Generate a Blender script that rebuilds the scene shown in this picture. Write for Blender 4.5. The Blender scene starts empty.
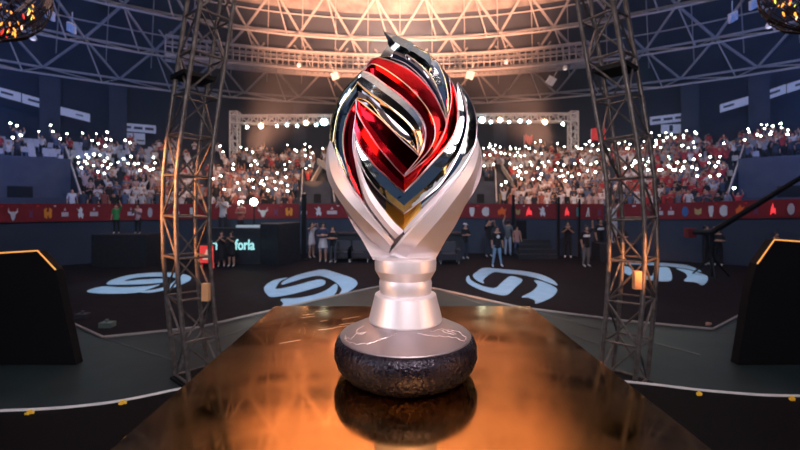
import bpy, bmesh, math, random
from mathutils import Vector, Matrix
random.seed(7)
C = bpy.context.scene
COL = C.collection
PI = math.pi
# ------------------------------------------------------------------ camera
CZ = 2.5                      # eye height above the arena floor
cam = bpy.data.cameras.new('camera'); cam.sensor_width = 36; cam.lens = 18
cam.shift_y = -0.025; cam.clip_start = .05; cam.clip_end = 300
cam.dof.use_dof = True; cam.dof.focus_distance = .9; cam.dof.aperture_fstop = 5.0
co = bpy.data.objects.new('camera', cam); COL.objects.link(co)
co.location = (0, 0, CZ); co.rotation_euler = (PI/2, 0, 0)
C.camera = co
# ------------------------------------------------------------------ world, exposure
w = bpy.data.worlds.new('arena_dark'); C.world = w; w.use_nodes = True
w.node_tree.nodes['Background'].inputs[0].default_value = (.10, .15, .28, 1)
w.node_tree.nodes['Background'].inputs[1].default_value = .45
C.view_settings.view_transform = 'Standard'; C.view_settings.look = 'None'
C.view_settings.exposure = 0.0; C.view_settings.gamma = 1.0
C.view_settings.use_curve_mapping = False
C.cycles.use_denoising = True
C.cycles.max_bounces = 6; C.cycles.volume_bounces = 0
C.cycles.sample_clamp_indirect = 4; C.cycles.sample_clamp_direct = 20

def aim(o, t):
    d = Vector(t) - o.location
    o.rotation_euler = d.to_track_quat('-Z', 'Y').to_euler()
def spot(name, loc, tgt, energy, color, size=60, blend=.8, radius=.3):
    l = bpy.data.lights.new(name, 'SPOT'); l.energy = energy; l.color = color
    l.spot_size = math.radians(size); l.spot_blend = blend; l.shadow_soft_size = radius
    o = bpy.data.objects.new(name, l); COL.objects.link(o); o.location = loc; aim(o, tgt); return o
def area(name, loc, tgt, energy, color, sx=1, sy=1):
    l = bpy.data.lights.new(name, 'AREA'); l.energy = energy; l.color = color
    l.shape = 'RECTANGLE'; l.size = sx; l.size_y = sy
    o = bpy.data.objects.new(name, l); COL.objects.link(o); o.location = loc; aim(o, tgt); return o
# roof wash: warm in the middle, blue to the sides
for sx in (-1, 1):
    spot('roof_uplight', (sx*7, 19, 5), (sx*5, 38, 23), 72000, (1, .40, .22), 52, 1, .5)
    spot('roof_uplight', (sx*14, 12, 5), (sx*35, 29, 18), 6500, (.12, .28, 1), 100, 1, .5)
spot('roof_uplight', (0, 9, 5), (0, 27, 28), 62000, (1, .58, .42), 80, 1, .5)
spot('roof_uplight', (0, -9, 5), (0, -4, 28), 32000, (1, .78, .68), 110, 1, .5)  # added with the next two: lights the unseen rear dome for chrome reflections
spot('roof_uplight', (-13, -3, 5), (-23, 1, 28), 14000, (.5, .65, 1), 100, 1, .5)  # added for chrome reflections
spot('roof_uplight', (13, -3, 5), (23, 1, 28), 14000, (.5, .65, 1), 100, 1, .5)  # added for chrome reflections
# stand wash
for sx in (-1, 1):
    spot('stand_light', (sx*4, 8, 20), (sx*28, 25, 4), 7500, (.46, .60, 1), 75, 1, .4)
    spot('stand_light', (sx*3, 12, 19), (sx*11, 36, 5), 15000, (1, .66, .54), 50, .9, .4)
    spot('floor_light', (sx*4, 4, 13), (sx*4, 17, 0), 3200, (.6, .72, 1), 75, 1, .4)
# warm side spots that catch the towers
spot('tower_light', (-4.5, .6, 3.4), (-2.02, 3.7, 2.5), 4200, (1, .36, .12), 19, .7, .05)
spot('tower_light', (3.0, .2, 2.6), (2.08, 3.5, 2.0), 1900, (1, .36, .12), 9, .7, .05)
# added unseen area lights around the trophy, for its light and reflections
area('stage_lamp', (.3, -1.0, 3.9), (0, .95, 2.5), 76, (1, .86, .88), 1.6, .7)  # this and the next three are added lights, not real stage lamps
area('stage_lamp', (-2.3, -.6, 3.2), (0, .95, 2.5), 26, (.8, .88, 1), .9, 1.6)
area('stage_lamp', (2.4, -.4, 3.1), (0, .95, 2.45), 11, (1, .85, .8), .9, 1.6)
area('stage_lamp', (0, 3.4, 5.6), (0, 1.0, 2.2), 45, (1, .74, .6), 1.2, .5)

# added warm fill by the table, deck wash and warm light on parts of the crowd
for sx in (-1, 1):
    area('stage_lamp', (sx*1.5, .5, 2.25), (sx*.1, .95, 2.55), 4, (1, .42, .14), .5, .5)  # added warm fill, not a real stage lamp
    spot('deck_light', (sx*1.2, 3.5, 6), (sx*1.0, 6.2, .9), 1300, (1, .92, .85), 34, 1, .2)
spot('stand_light', (-3, 17, 12), (-12.5, 31, 4.2), 4200, (1, .34, .15), 24, 1, .2)
spot('stand_light', (4, 17, 12), (11.5, 32, 4.6), 4200, (1, .38, .18), 24, 1, .2)
# ------------------------------------------------------------------ materials
MATS = {}
def mat(name, col, rough=.6, metal=0., spec=.5, emit=None, estr=0., noise=None, bump=None, objcol=False, rnoise=None):
    if name in MATS: return MATS[name]
    m = bpy.data.materials.new(name); m.use_nodes = True; nt = m.node_tree
    b = nt.nodes['Principled BSDF']
    b.inputs['Base Color'].default_value = (*col, 1); b.inputs['Roughness'].default_value = rough
    b.inputs['Metallic'].default_value = metal; b.inputs['Specular IOR Level'].default_value = spec
    tc = nt.nodes.new('ShaderNodeTexCoord')
    if noise:            # (scale, other colour, detail)
        n = nt.nodes.new('ShaderNodeTexNoise'); n.inputs['Scale'].default_value = noise[0]
        n.inputs['Detail'].default_value = noise[2] if len(noise) > 2 else 4
        nt.links.new(tc.outputs['Object'], n.inputs['Vector'])
        r = nt.nodes.new('ShaderNodeValToRGB'); r.color_ramp.elements[0].position = .35; r.color_ramp.elements[1].position = .65
        r.color_ramp.elements[0].color = (*col, 1); r.color_ramp.elements[1].color = (*noise[1], 1)
        nt.links.new(n.outputs['Fac'], r.inputs['Fac']); nt.links.new(r.outputs['Color'], b.inputs['Base Color'])
    if bump:             # (scale, strength, distance, kind)
        n = nt.nodes.new('ShaderNodeTexVoronoi' if len(bump) > 3 else 'ShaderNodeTexNoise')
        n.inputs['Scale'].default_value = bump[0]
        nt.links.new(tc.outputs['Object'], n.inputs['Vector'])
        bp = nt.nodes.new('ShaderNodeBump'); bp.inputs['Strength'].default_value = bump[1]; bp.inputs['Distance'].default_value = bump[2]
        nt.links.new(n.outputs[0], bp.inputs['Height']); nt.links.new(bp.outputs['Normal'], b.inputs['Normal'])
    if rnoise:           # (scale, lo, hi)
        n = nt.nodes.new('ShaderNodeTexNoise'); n.inputs['Scale'].default_value = rnoise[0]; n.inputs['Detail'].default_value = 6
        nt.links.new(tc.outputs['Object'], n.inputs['Vector'])
        mr = nt.nodes.new('ShaderNodeMapRange'); mr.inputs['From Min'].default_value = .35; mr.inputs['From Max'].default_value = .7
        mr.inputs['To Min'].default_value = rnoise[1]; mr.inputs['To Max'].default_value = rnoise[2]
        nt.links.new(n.outputs['Fac'], mr.inputs['Value']); nt.links.new(mr.outputs[0], b.inputs['Roughness'])
    if objcol:
        oi = nt.nodes.new('ShaderNodeObjectInfo'); nt.links.new(oi.outputs['Color'], b.inputs['Base Color'])
    if emit:
        b.inputs['Emission Color'].default_value = (*emit, 1); b.inputs['Emission Strength'].default_value = estr
    MATS[name] = m; return m
chrome = mat('chrome', (.86, .88, .90), .10, 1, bump=(18, .3, .008))
smoke = mat('smoked_chrome', (.20, .17, .19), .10, 1)
darkchrome = mat('dark_chrome', (.50, .56, .56), .10, 1, bump=(22, .5, .008))
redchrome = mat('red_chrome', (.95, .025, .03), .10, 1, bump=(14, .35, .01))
redchrome_shaded = mat('red_chrome_shaded', (.55, .008, .016), .13, 1, bump=(11, .35, .01))  # darker copy of the red chrome, dark reflections put into the colour
pinktrim = mat('rose_silver_trim', (.95, .72, .72), .28, 1)
goldtrim = mat('pale_gold_trim', (.95, .75, .40), .25, 1)
silver = mat('satin_silver', (.86, .78, .80), .38, .6, rnoise=(200, .38, .46))
rosesilver = mat('rose_silver_brushed', (.42, .36, .38), .36, .85, bump=(900, .08, .0004))
gold = mat('satin_gold', (.72, .42, .09), .30, 1)
blackrock = mat('hammered_black', (.016, .012, .02), .24, .65, bump=(130, .9, .004), rnoise=(60, .2, .42))
tabletop_m = mat('copper_gold_sheet', (.84, .44, .13), .12, 1, noise=(5, (.66, .34, .10), 6), rnoise=(7, .05, .17), bump=(3, .02, .02))
towermetal = mat('tower_metal', (.19, .17, .17), .45, .5, noise=(20, (.11, .095, .09)))
roofmetal = mat('roof_paint', (.62, .60, .60), .6)
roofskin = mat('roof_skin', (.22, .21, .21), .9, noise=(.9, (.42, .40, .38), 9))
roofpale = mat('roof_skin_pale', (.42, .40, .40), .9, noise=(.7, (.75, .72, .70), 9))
roofshaded = mat('roof_skin_shaded', (.035, .045, .07), .9, noise=(.5, (.06, .07, .095), 9))  # same skin as the rest; weak light on the outer ring painted in
floorm = mat('black_floor', (.006, .006, .009), .7, noise=(3, (.010, .010, .014)), spec=.12)
stageblack = mat('stage_black', (.003, .003, .004), .6, spec=.08)
deck = mat('stage_deck', (.022, .040, .048), .40, noise=(2.5, (.014, .028, .034)), spec=.35)
blackm = mat('black_panel', (.008, .008, .010), .7, spec=.2)
casem = mat('black_case', (.018, .020, .026), .5, noise=(8, (.03, .032, .04)))
edgewhite = mat('edge_strip', (.45, .45, .48), .5, emit=(.55, .56, .62), estr=.08)
amber = mat('amber_glow_edge', (.6, .25, .05), .4, emit=(1, .42, .10), estr=1.0)  # metal edge catching orange light, the light put in as glow
yellow = mat('yellow_tape', (.75, .45, .04), .6, emit=(1, .6, .05), estr=.12)
wallm = mat('stand_wall', (.028, .042, .075), .8, noise=(.6, (.04, .055, .09)))
backm = mat('rear_wall', (.020, .026, .045), .85, noise=(.5, (.03, .036, .058)))
stepm = mat('concrete_steps', (.055, .065, .09), .85, noise=(.8, (.04, .05, .07)))
rampm = mat('ramp_wall', (.045, .055, .08), .75, noise=(1.5, (.065, .075, .10)))
bannerm = mat('red_banner', (.27, .010, .018), .7, noise=(1.2, (.21, .008, .014)))
seatm = mat('white_seat', (.52, .56, .64), .55)
signm = mat('white_sign', (.62, .68, .80), .6, emit=(.6, .7, 1), estr=.10)
signtext = mat('sign_text', (.03, .04, .08), .7)
logom = mat('floor_emblem_projection', (.36, .58, .76), .7, noise=(3, (.30, .52, .70)))  # projected light, painted as a pale blue surface colour
white = mat('white_paint', (.75, .74, .74), .6)
skinm = mat('skin', (.52, .28, .19), .6)
hairm = mat('hair', (.012, .010, .010), .6)
shoe = mat('shoe', (.5, .5, .5), .6)
darkcloth = mat('dark_cloth', (.014, .014, .02), .85)
denim = mat('denim', (.12, .26, .46), .85)
objm = mat('clothing', (.5, .5, .5), .85, objcol=True)
lampwhite = mat('lamp_white', (1, 1, 1), .5, emit=(.86, 1, .86), estr=22)
lampcyan = mat('lamp_cyan', (1, 1, 1), .5, emit=(.60, .95, 1), estr=18)
lampwarm = mat('lamp_warm', (1, 1, 1), .5, emit=(1, .66, .34), estr=18)
cyantext = mat('cyan_lit_text', (.3, .8, .8), .5, emit=(.45, .95, .95), estr=.9)
redscreen = mat('red_screen', (.5, .03, .03), .5, emit=(1, .07, .06), estr=.6)
phonem = mat('phone_body', (.02, .02, .025), .4)
floodm = mat('flood_glass', (.62, .68, .78), .4)

# ------------------------------------------------------------------ helpers
def PX(px, py=None, Y=1., z=None):
    """photo pixel -> point on the plane at distance Y, or on the plane of height z"""
    if z is not None: Y = (CZ - z)*400/(py-205)
    return Vector(((px-400)/400*Y, Y, CZ-(py-205)/400*Y))
def smooth_mesh(me, ang=35):
    for p in me.polygons: p.use_smooth = True
    me.set_sharp_from_angle(angle=math.radians(ang))
class MB:
    def __init__(s): s.v = []; s.f = []; s.mi = []
    def add(s, vs, fs, mi=0):
        n = len(s.v); s.v += [tuple(v) for v in vs]; s.f += [tuple(i+n for i in f) for f in fs]; s.mi += [mi]*len(fs); return s
    def box(s, lo, hi, mi=0, M=None):
        vs = [Vector((x, y, z)) for x in (lo[0], hi[0]) for y in (lo[1], hi[1]) for z in (lo[2], hi[2])]
        if M: vs = [M @ v for v in vs]
        return s.add(vs, [(0, 1, 3, 2), (4, 6, 7, 5), (0, 4, 5, 1), (2, 3, 7, 6), (0, 2, 6, 4), (1, 5, 7, 3)], mi)
    def tube(s, a, b, r, n=6, mi=0, r2=None):
        return s.path([a, b], r, n, mi, radii=[r, r if r2 is None else r2])
    def path(s, pts, r, n=6, mi=0, closed=False, radii=None):
        pts = [Vector(p) for p in pts]; N = len(pts); vs = []; up = None
        for i, p in enumerate(pts):
            if closed: t = pts[(i+1) % N]-pts[i-1]
            else: t = pts[min(i+1, N-1)]-pts[max(i-1, 0)]
            t = t.normalized() if t.length > 1e-9 else Vector((0, 0, 1))
            if up is None: up = Vector((0, 0, 1)) if abs(t.z) < .9 else Vector((1, 0, 0))
            x = (up - t*up.dot(t))
            x = x.normalized() if x.length > 1e-6 else t.orthogonal().normalized()
            up = x; y = t.cross(x); rr = radii[i] if radii else r
            vs += [p+x*math.cos(2*PI*k/n)*rr+y*math.sin(2*PI*k/n)*rr for k in range(n)]
        fs = []
        for i in range(N if closed else N-1):
            j = (i+1) % N
            fs += [(i*n+k, i*n+(k+1) % n, j*n+(k+1) % n, j*n+k) for k in range(n)]
        if not closed: fs += [tuple(range(n-1, -1, -1)), tuple((N-1)*n+k for k in range(n))]
        return s.add(vs, fs, mi)
    def lathe(s, prof, c=(0, 0, 0), n=48, mi=0):
        vs = []; m = len(prof)
        for r, z in prof: vs += [(c[0]+r*math.cos(2*PI*k/n), c[1]+r*math.sin(2*PI*k/n), c[2]+z) for k in range(n)]
        fs = [(i*n+k, i*n+(k+1) % n, (i+1)*n+(k+1) % n, (i+1)*n+k) for i in range(m-1) for k in range(n)]
        fs += [tuple(range(n-1, -1, -1)), tuple((m-1)*n+k for k in range(n))]
        return s.add(vs, fs, mi)
    def prism(s, pts, off, mi=0):
        """polygon pts (3D) extruded by off"""
        n = len(pts); off = Vector(off); a = [Vector(p) for p in pts]
        return s.add(a+[p+off for p in a], [tuple(range(n-1, -1, -1)), tuple(range(n, 2*n))]+[(i, (i+1) % n, n+(i+1) % n, n+i) for i in range(n)], mi)
    def build(s, name, ms, parent=None, smooth=None, fix=True, loc=None):
        me = bpy.data.meshes.new(name)
        vs = s.v
        if loc is not None: vs = [(a-loc[0], b-loc[1], c-loc[2]) for a, b, c in vs]
        me.from_pydata(vs, [], s.f)
        if not isinstance(ms, (list, tuple)): ms = [ms]
        for m in ms: me.materials.append(m)
        for p, i in zip(me.polygons, s.mi): p.material_index = i
        if fix:
            bm = bmesh.new(); bm.from_mesh(me); bmesh.ops.recalc_face_normals(bm, faces=bm.faces); bm.to_mesh(me); bm.free()
        me.update()
        if smooth: smooth_mesh(me, smooth)
        return link(name, me, parent, loc)
def link(name, me, parent=None, loc=None):
    o = bpy.data.objects.new(name, me); COL.objects.link(o)
    if loc is not None: o.location = loc
    if parent: o.parent = parent
    return o
def tag(o, label, cat, group=None, kind=None):
    o['label'] = label; o['category'] = cat
    if group: o['group'] = group
    if kind: o['kind'] = kind
    return o
def struct(o, label=None):
    o['kind'] = 'structure'
    if label: o['label'] = label; o['category'] = o.name.split('_')[0]
    return o
def empty(name, label, cat, group=None, loc=(0, 0, 0)):
    o = bpy.data.objects.new(name, None); COL.objects.link(o); o.location = loc; o.empty_display_size = .1
    return tag(o, label, cat, group)
def catmull(P, n):
    P = [Vector(p) for p in P]; Q = [P[0]*2-P[1]]+P+[P[-1]*2-P[-2]]
    # arc-length-ish resample
    dense = []
    for i in range(1, len(Q)-2):
        for k in range(12):
            t = k/12; a, b, c, d = Q[i-1], Q[i], Q[i+1], Q[i+2]
            dense.append(.5*((2*b)+(c-a)*t+(2*a-5*b+4*c-d)*t*t+(3*b-a-3*c+d)*t**3))
    dense.append(P[-1]); L = [0]
    for i in range(1, len(dense)): L.append(L[-1]+(dense[i]-dense[i-1]).length)
    out = []; j = 0
    for k in range(n):
        s_ = L[-1]*k/(n-1)
        while j < len(L)-2 and L[j+1] < s_: j += 1
        d = L[j+1]-L[j]; t = (s_-L[j])/d if d > 1e-9 else 0
        out.append(dense[j].lerp(dense[j+1], t))
    return out

# ------------------------------------------------------------------ arena shell
EC, EA, EB = 2., 22., 19.                 # ellipse of the front barrier
def ell(th, o): return Vector(((EA+o)*math.cos(th), EC+(EB+o)*math.sin(th), 0))
def ray_ell(px, o):
    k = (px-400)/400; a, b = EA+o, EB+o
    A = k*k/a/a+1/b/b; B = -2*EC/b/b; Cc = EC*EC/b/b-1
    Y = (-B+math.sqrt(B*B-4*A*Cc))/2/A
    return Vector((k*Y, Y, 0))
K = 1.45                                  # the stands lie further out than the barrier
SA, SB, SC = EA*K, EB*K, EC*K
def sell(th, o): return Vector(((SA+o)*math.cos(th), SC+(SB+o)*math.sin(th), 0))
def ray_st(px, o):
    k = (px-400)/400; a, b = SA+o, SB+o
    A = k*k/a/a+1/b/b; B = -2*SC/b/b; Cc = SC*SC/b/b-1
    Y = (-B+math.sqrt(B*B-4*A*Cc))/2/A
    return Vector((k*Y, Y, 0))
def th_of(px, o):
    p = ray_ell(px, o); return math.atan2((p.y-EC)/(EB+o), p.x/(EA+o))
b = MB(); b.add([(-60, -35, 0), (60, -35, 0), (60, 60, 0), (-60, 60, 0)], [(0, 1, 2, 3)])
struct(b.build('floor', floorm))
T0, T1 = math.radians(-25), math.radians(205)
NT = 120
# front barrier wall
door_px = (517, 533)
b = MB(); ts = [T0+(T1-T0)*i/NT for i in range(NT+1)]
vs = []
for t in ts:
    for o, z in ((0, 0), (0, 2.45), (.25, 2.45), (.25, 0)):
        p = ell(t, o); vs.append((p.x, p.y, z))
b.add(vs, [(i*4+k, i*4+(k+1) % 4, i*4+4+(k+1) % 4, i*4+4+k) for i in range(NT) for k in range(4)])
struct(b.build('wall_front', wallm, smooth=30))
# stepped terraces
b = MB(); vs = []
for t in ts:
    for p in (ell(t, .26), sell(t, .28)):
        for z in (1.5, 1.7): vs.append((p.x, p.y, z))
b.add(vs, [(i*4+k, i*4+q, i*4+4+q, i*4+4+k) for i in range(NT) for k, q in ((0, 1), (1, 3), (3, 2), (2, 0))])
struct(b.build('floor_walkway', stepm))
NR = 16; ROW = .8
def row_z(n): return 1.7+.32*n+(.6 if n >= 9 else 0)
UP = 9
b = MB(); prof = []
for n in range(NR):
    prof += [(.3+ROW*n, row_z(n)), (.3+ROW*(n+1), row_z(n))]
prof += [(20, row_z(NR-1)+.2), (20, 0), (.3, 0)]
m = len(prof); vs = []
for t in ts:
    for o, z in prof:
        p = sell(t, o); vs.append((p.x, p.y, z))
b.add(vs, [(i*m+k, i*m+(k+1) % m, i*m+m+(k+1) % m, i*m+m+k) for i in range(NT) for k in range(m)])
struct(b.build('floor_terrace', stepm, smooth=30))
# rear wall
b = MB(); vs = []
for t in ts:
    for o, z in ((17.4, 7), (17.4, 15.2), (17.8, 15.2), (17.8, 7)):
        p = sell(t, o); vs.append((p.x, p.y, z))
b.add(vs, [(i*4+k, i*4+(k+1) % 4, i*4+4+(k+1) % 4, i*4+4+k) for i in range(NT) for k in range(4)])
struct(b.build('wall_rear', backm, smooth=30))
# roof skin
def roof(e, th, dz=0):
    return Vector((34*K*e*math.cos(th), SC+31*K*e*math.sin(th), 2.5+K*(8.2+12*(1-e*e)+dz)))
NA = 72
for nm, e0, e1, m_ in (('ceiling_inner', .001, .70, roofpale), ('ceiling', .70, .80, roofskin), ('ceiling_outer', .80, 1.03, roofshaded)):
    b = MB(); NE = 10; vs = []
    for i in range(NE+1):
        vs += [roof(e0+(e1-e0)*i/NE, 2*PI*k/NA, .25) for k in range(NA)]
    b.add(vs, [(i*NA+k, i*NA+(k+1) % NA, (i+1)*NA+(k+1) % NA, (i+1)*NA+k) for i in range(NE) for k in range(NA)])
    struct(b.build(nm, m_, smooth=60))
# roof space frame
NS = 52
RE = [.985, .915, .84, .76, .67, .57, .45]
def nodeU(k, j): return roof(RE[k], 2*PI*(j+.5*(k % 2))/NS, 0)
def nodeL(k, j):
    e = (RE[k]+RE[min(k+1, len(RE)-1)])/2
    return roof(e, 2*PI*(j+.5*(k % 2)+.25)/NS, -1.5)
names = ['outermost', 'second', 'third', 'fourth', 'fifth', 'sixth', 'innermost']
jr = range(-4, 31)
for k in range(len(RE)):
    b = MB()
    for j in jr:
        b.tube(nodeU(k, j), nodeU(k, j+1), .12, 5)
        if k < len(RE)-1:
            b.tube(nodeL(k, j), nodeL(k, j+1), .10, 5)
            for q in (nodeU(k, j), nodeU(k, j+1)): b.tube(nodeL(k, j), q, .07, 4)
            jj = j+(k % 2)
            b.tube(nodeU(k, j), nodeU(k+1, jj), .12, 5)
            b.tube(nodeU(k, j), nodeU(k+1, jj-1), .12, 5)
            b.tube(nodeL(k, j), nodeU(k+1, jj), .07, 4)
    tag(b.build('roof_truss', roofmetal, smooth=60), 'curved lattice roof truss, %s ring counted from the rear wall' % names[k], 'roof truss', 'roof trusses under the dome')
for i, (ea_, eb_) in enumerate(((.60, .66), (.66, .72), (.72, .80), (.80, .88), (.88, .95))):
    b = MB(); tt = [2*PI*q/160 for q in range(-8, 89)]
    b.path([roof(ea_, t, -.1) for t in tt], .07, 4)
    for t in tt[::2]: b.tube(roof(ea_, t, -.1), roof(eb_, t, -.1), .045, 4)
    tag(b.build('roof_purlin', roofmetal), 'thin roof purlin ring with short rafters, %s of five counted from the roof centre' % ['first', 'second', 'third', 'fourth', 'fifth'][i], 'roof purlin', 'thin purlins under the dome')
# lit catwalk ring with closely set posts
b = MB(); n = 70; a0, a1 = math.radians(66), math.radians(119)
def cw(t, o, z): return Vector((K*(27+o)*math.cos(t)*1.12, SC+K*(26.3+o)*math.sin(t), 2.5+K*(z-2.5)))
tt = [a0+(a1-a0)*i/n for i in range(n+1)]
for o in (0, 1.1):
    for z, r in ((11.9, .17), (12.45, .08), (13.1, .17)):
        b.path([cw(t, o, z) for t in tt], r, 5)
for i, t in enumerate(tt):
    for o in (0, 1.1): b.tube(cw(t, o, 11.9), cw(t, o, 13.1), .06, 4)
    b.tube(cw(t, 0, 11.9), cw(t, 1.1, 11.9), .04, 4)
    if i % 7 == 0:
        b.tube(cw(t, .5, 13.1), cw(t+.05, 1.5, 15.6), .10, 5); b.tube(cw(t, .5, 13.1), cw(t-.05, 1.5, 15.6), .10, 5)
tag(b.build('roof_catwalk', roofmetal), 'curved roof catwalk with closely set posts lit orange above the trophy', 'catwalk')

# ------------------------------------------------------------------ gantry truss behind the floor
def boxtruss(b, pts, hw, bay, rc=.05, rb=.03, frame=None, rotz=0, n=6):
    """square truss along pts (list of centre points)"""
    pts = [Vector(p) for p in pts]
    L = [0]
    for i in range(1, len(pts)): L.append(L[-1]+(pts[i]-pts[i-1]).length)
    nb = max(1, round(L[-1]/bay)); cs = []
    for k in range(nb+1):
        s_ = L[-1]*k/nb; j = 0
        while j < len(L)-2 and L[j+1] < s_: j += 1
        cs.append(pts[j].lerp(pts[j+1], (s_-L[j])/(L[j+1]-L[j])))
    t = (pts[-1]-pts[0]).normalized()
    x = Vector((math.cos(rotz), math.sin(rotz), 0)) if abs(t.z) > .5 else Vector((0, 0, 1))
    x = (x-t*x.dot(t)).normalized(); y = t.cross(x)
    cr = [x*hw+y*hw, x*-hw+y*hw, x*-hw-y*hw, x*hw-y*hw]
    for c in cr: b.path([p+c for p in cs], rc, n)
    for k in range(nb+1):
        for i in range(4):
            b.tube(cs[k]+cr[i], cs[k]+cr[(i+1) % 4], rb*1.15, 5)
            if k < nb:
                if (k+i) % 2: b.tube(cs[k]+cr[i], cs[k+1]+cr[(i+1) % 4], rb, 5)
                else: b.tube(cs[k]+cr[(i+1) % 4], cs[k+1]+cr[i], rb, 5)
    return cs
GY = 38.
groot = empty('lighting_gantry', 'long grey box truss on two columns across the rear stand', 'lighting truss', loc=(0, GY, 0))
def gp(px, py): return PX(px, py, GY)-Vector((0, GY, 0))
b = MB(); boxtruss(b, [gp(232, 121)+Vector((0, 0, .1)), gp(575, 119)+Vector((0, 0, .1))], .36, .85, .085, .05)
b.build('crossbar', roofmetal, groot)
for px in (235, 573):
    b = MB(); p = gp(px, 112); base = Vector((p.x, p.y, row_z(7)))
    boxtruss(b, [base, p], .34, .95, .085, .05); b.build('column', roofmetal, groot)
lamps = [(247, 127, 'w', .10), (261, 126, 'o', .17), (277, 126, 'c', .09), (287, 125, 'c', .11), (297, 126, 'c', .10), (306, 123, 'o', .16), (316, 125, 'c', .10), (324, 122, 'c', .24),
         (482, 120, 'c', .20), (491, 122, 'c', .11), (500, 120, 'o', .17), (509, 122, 'w', .10), (520, 121, 'c', .13), (529, 122, 'c', .11), (545, 122, 'o', .17), (563, 124, 'w', .11)]
ln = {'w': 'greenish white', 'o': 'warm orange', 'c': 'icy cyan'}
for i, (px, py, c, r) in enumerate(lamps):
    p = PX(px, py, GY-.5); r *= 1.35
    q = 'left of the trophy' if px < 400 else 'right of the trophy'
    o = empty('stage_spotlight', '', 'spotlight', 'spotlights along the gantry', p)
    idx = [l for l in lamps if (l[0] < 400) == (px < 400)].index(lamps[i])
    o['label'] = '%s gantry spotlight %s, %s from the left there' % (ln[c], q, ['first', 'second', 'third', 'fourth', 'fifth', 'sixth', 'seventh', 'eighth'][idx])
    b = MB(); b.lathe([(.10, 0), (.17, .12), (.17, .3), (.10, .42)], n=14)
    for k, v in enumerate(b.v): b.v[k] = (v[0], v[2], v[1])
    b.build('housing', blackm, o, smooth=40)
    b = MB(); b.lathe([(.01, -.05), (r*.7, -.035), (r, 0), (r, .02)], n=14)
    b.v = [(v[0], v[2], v[1]) for v in b.v]
    b.build('lens', {'w': lampwhite, 'o': lampwarm, 'c': lampcyan}[c], o, smooth=40)
    b = MB(); b.path([(-.2, .2, 0), (-.2, .2, .22), (0, .2, .3), (.2, .2, .22), (.2, .2, 0)], .025, 5); b.build('yoke', blackm, o)

# ------------------------------------------------------------------ red banners on the barrier
def banner_pt(px, f, out=.04):
    """f 0 bottom..1 top"""
    p = ray_ell(px, -out)
    zt = 2.56 if px < 640 else 2.56+.0012*(px-640)
    zb = zt-.74
    return Vector((p.x, p.y, zb+(zt-zb)*f))
EMB = {
 'bull': ([[(-.5, .45), (-.42, .2), (-.2, .12), (0, .16), (.2, .12), (.42, .2), (.5, .45), (.56, .1), (.3, -.04), (.2, -.35), (.08, -.5), (-.08, -.5), (-.2, -.35), (-.3, -.04), (-.56, .1)]], 'white bull head emblem', (.70, .68, .72)),
 'orange': ([[(-.45, .3), (-.1, .42), (-.15, .1), (.1, .1), (.12, .42), (.45, .3), (.42, -.3), (.2, -.42), (-.02, -.1), (-.1, -.42), (-.42, -.3)]], 'orange twin-curl emblem', (.85, .30, .03)),
 'wing': ([[(-.4, .4), (-.1, .25), (.05, .5), (.3, .3), (.25, .05), (.4, -.1), (.3, -.45), (.05, -.25), (-.1, -.45), (-.25, -.1), (-.1, .05)]], 'white angular figure emblem', (.75, .78, .85)),
 'bar': ([[(-.5, .08), (.5, .08), (.5, -.25), (-.5, -.25)], [(-.15, .2), (0, .45), (.15, .2)]], 'white wordmark emblem', (.62, .55, .60)),
 'shield': ([[(-.3, .4), (.3, .4), (.32, 0), (.15, -.45), (-.15, -.45), (-.32, 0)]], 'white shield emblem', (.75, .75, .78)),
 'round': ([[(.42*math.cos(a), .42*math.sin(a)) for a in [k*PI/6 for k in range(12)]]], 'round pale emblem', (.50, .47, .52)),
 'blue': ([[(.42*math.cos(a), .42*math.sin(a)) for a in [k*PI/6 for k in range(12)]]], 'round blue emblem', (.05, .16, .42)),
 'ring': ([[(.2*math.cos(a)+.2*math.cos(a)*1.1, .44*math.sin(a)) for a in [k*PI/8+PI/4 for k in range(13)]]], 'white crescent emblem', (.7, .7, .72)),
 'red': ([[(-.35, -.4), (-.25, .1), (0, .5), (.1, .1), (.3, .1), (.35, -.35), (0, -.2)]], 'bright red flame emblem', (1, .05, .06)),
 'tri': ([[(-.4, -.4), (-.15, .4), (0, .4), (.1, -.4), (-.05, -.4), (-.12, 0), (-.2, -.4)]], 'white triangle emblem', (.8, .8, .8)),
 'fan': ([[(-.5, .1), (-.25, .2), (0, .45), (.2, .2), (.5, .3), (.35, -.1), (.4, -.4), (0, -.2), (-.4, -.35)]], 'orange spread-wing emblem', (.9, .16, .02)),
 'violet': ([[(-.3, .3), (.05, .1), (.3, .35), (.2, -.1), (.3, -.4), (-.05, -.2), (-.35, -.4), (-.15, 0)]], 'dim violet emblem', (.16, .05, .14)),
 'gold': ([[(-.45, .25), (0, .1), (.45, .25), (.4, -.2), (0, -.3), (-.4, -.2)]], 'dull gold emblem', (.5, .38, .16)),
 'small': ([[(-.3, .12), (.3, .12), (.3, -.12), (-.3, -.12)]], 'small white flag mark', (.8, .7, .75)),
 'smallred': ([[(-.4, .14), (.4, .14), (.4, -.14), (-.4, -.14)]], 'small bright red mark', (.9, .03, .04)),
 'teal': ([[(-.3, .4), (.3, .4), (.3, -.4), (-.3, -.4)]], 'teal square emblem', (.05, .4, .42)),
}
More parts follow.
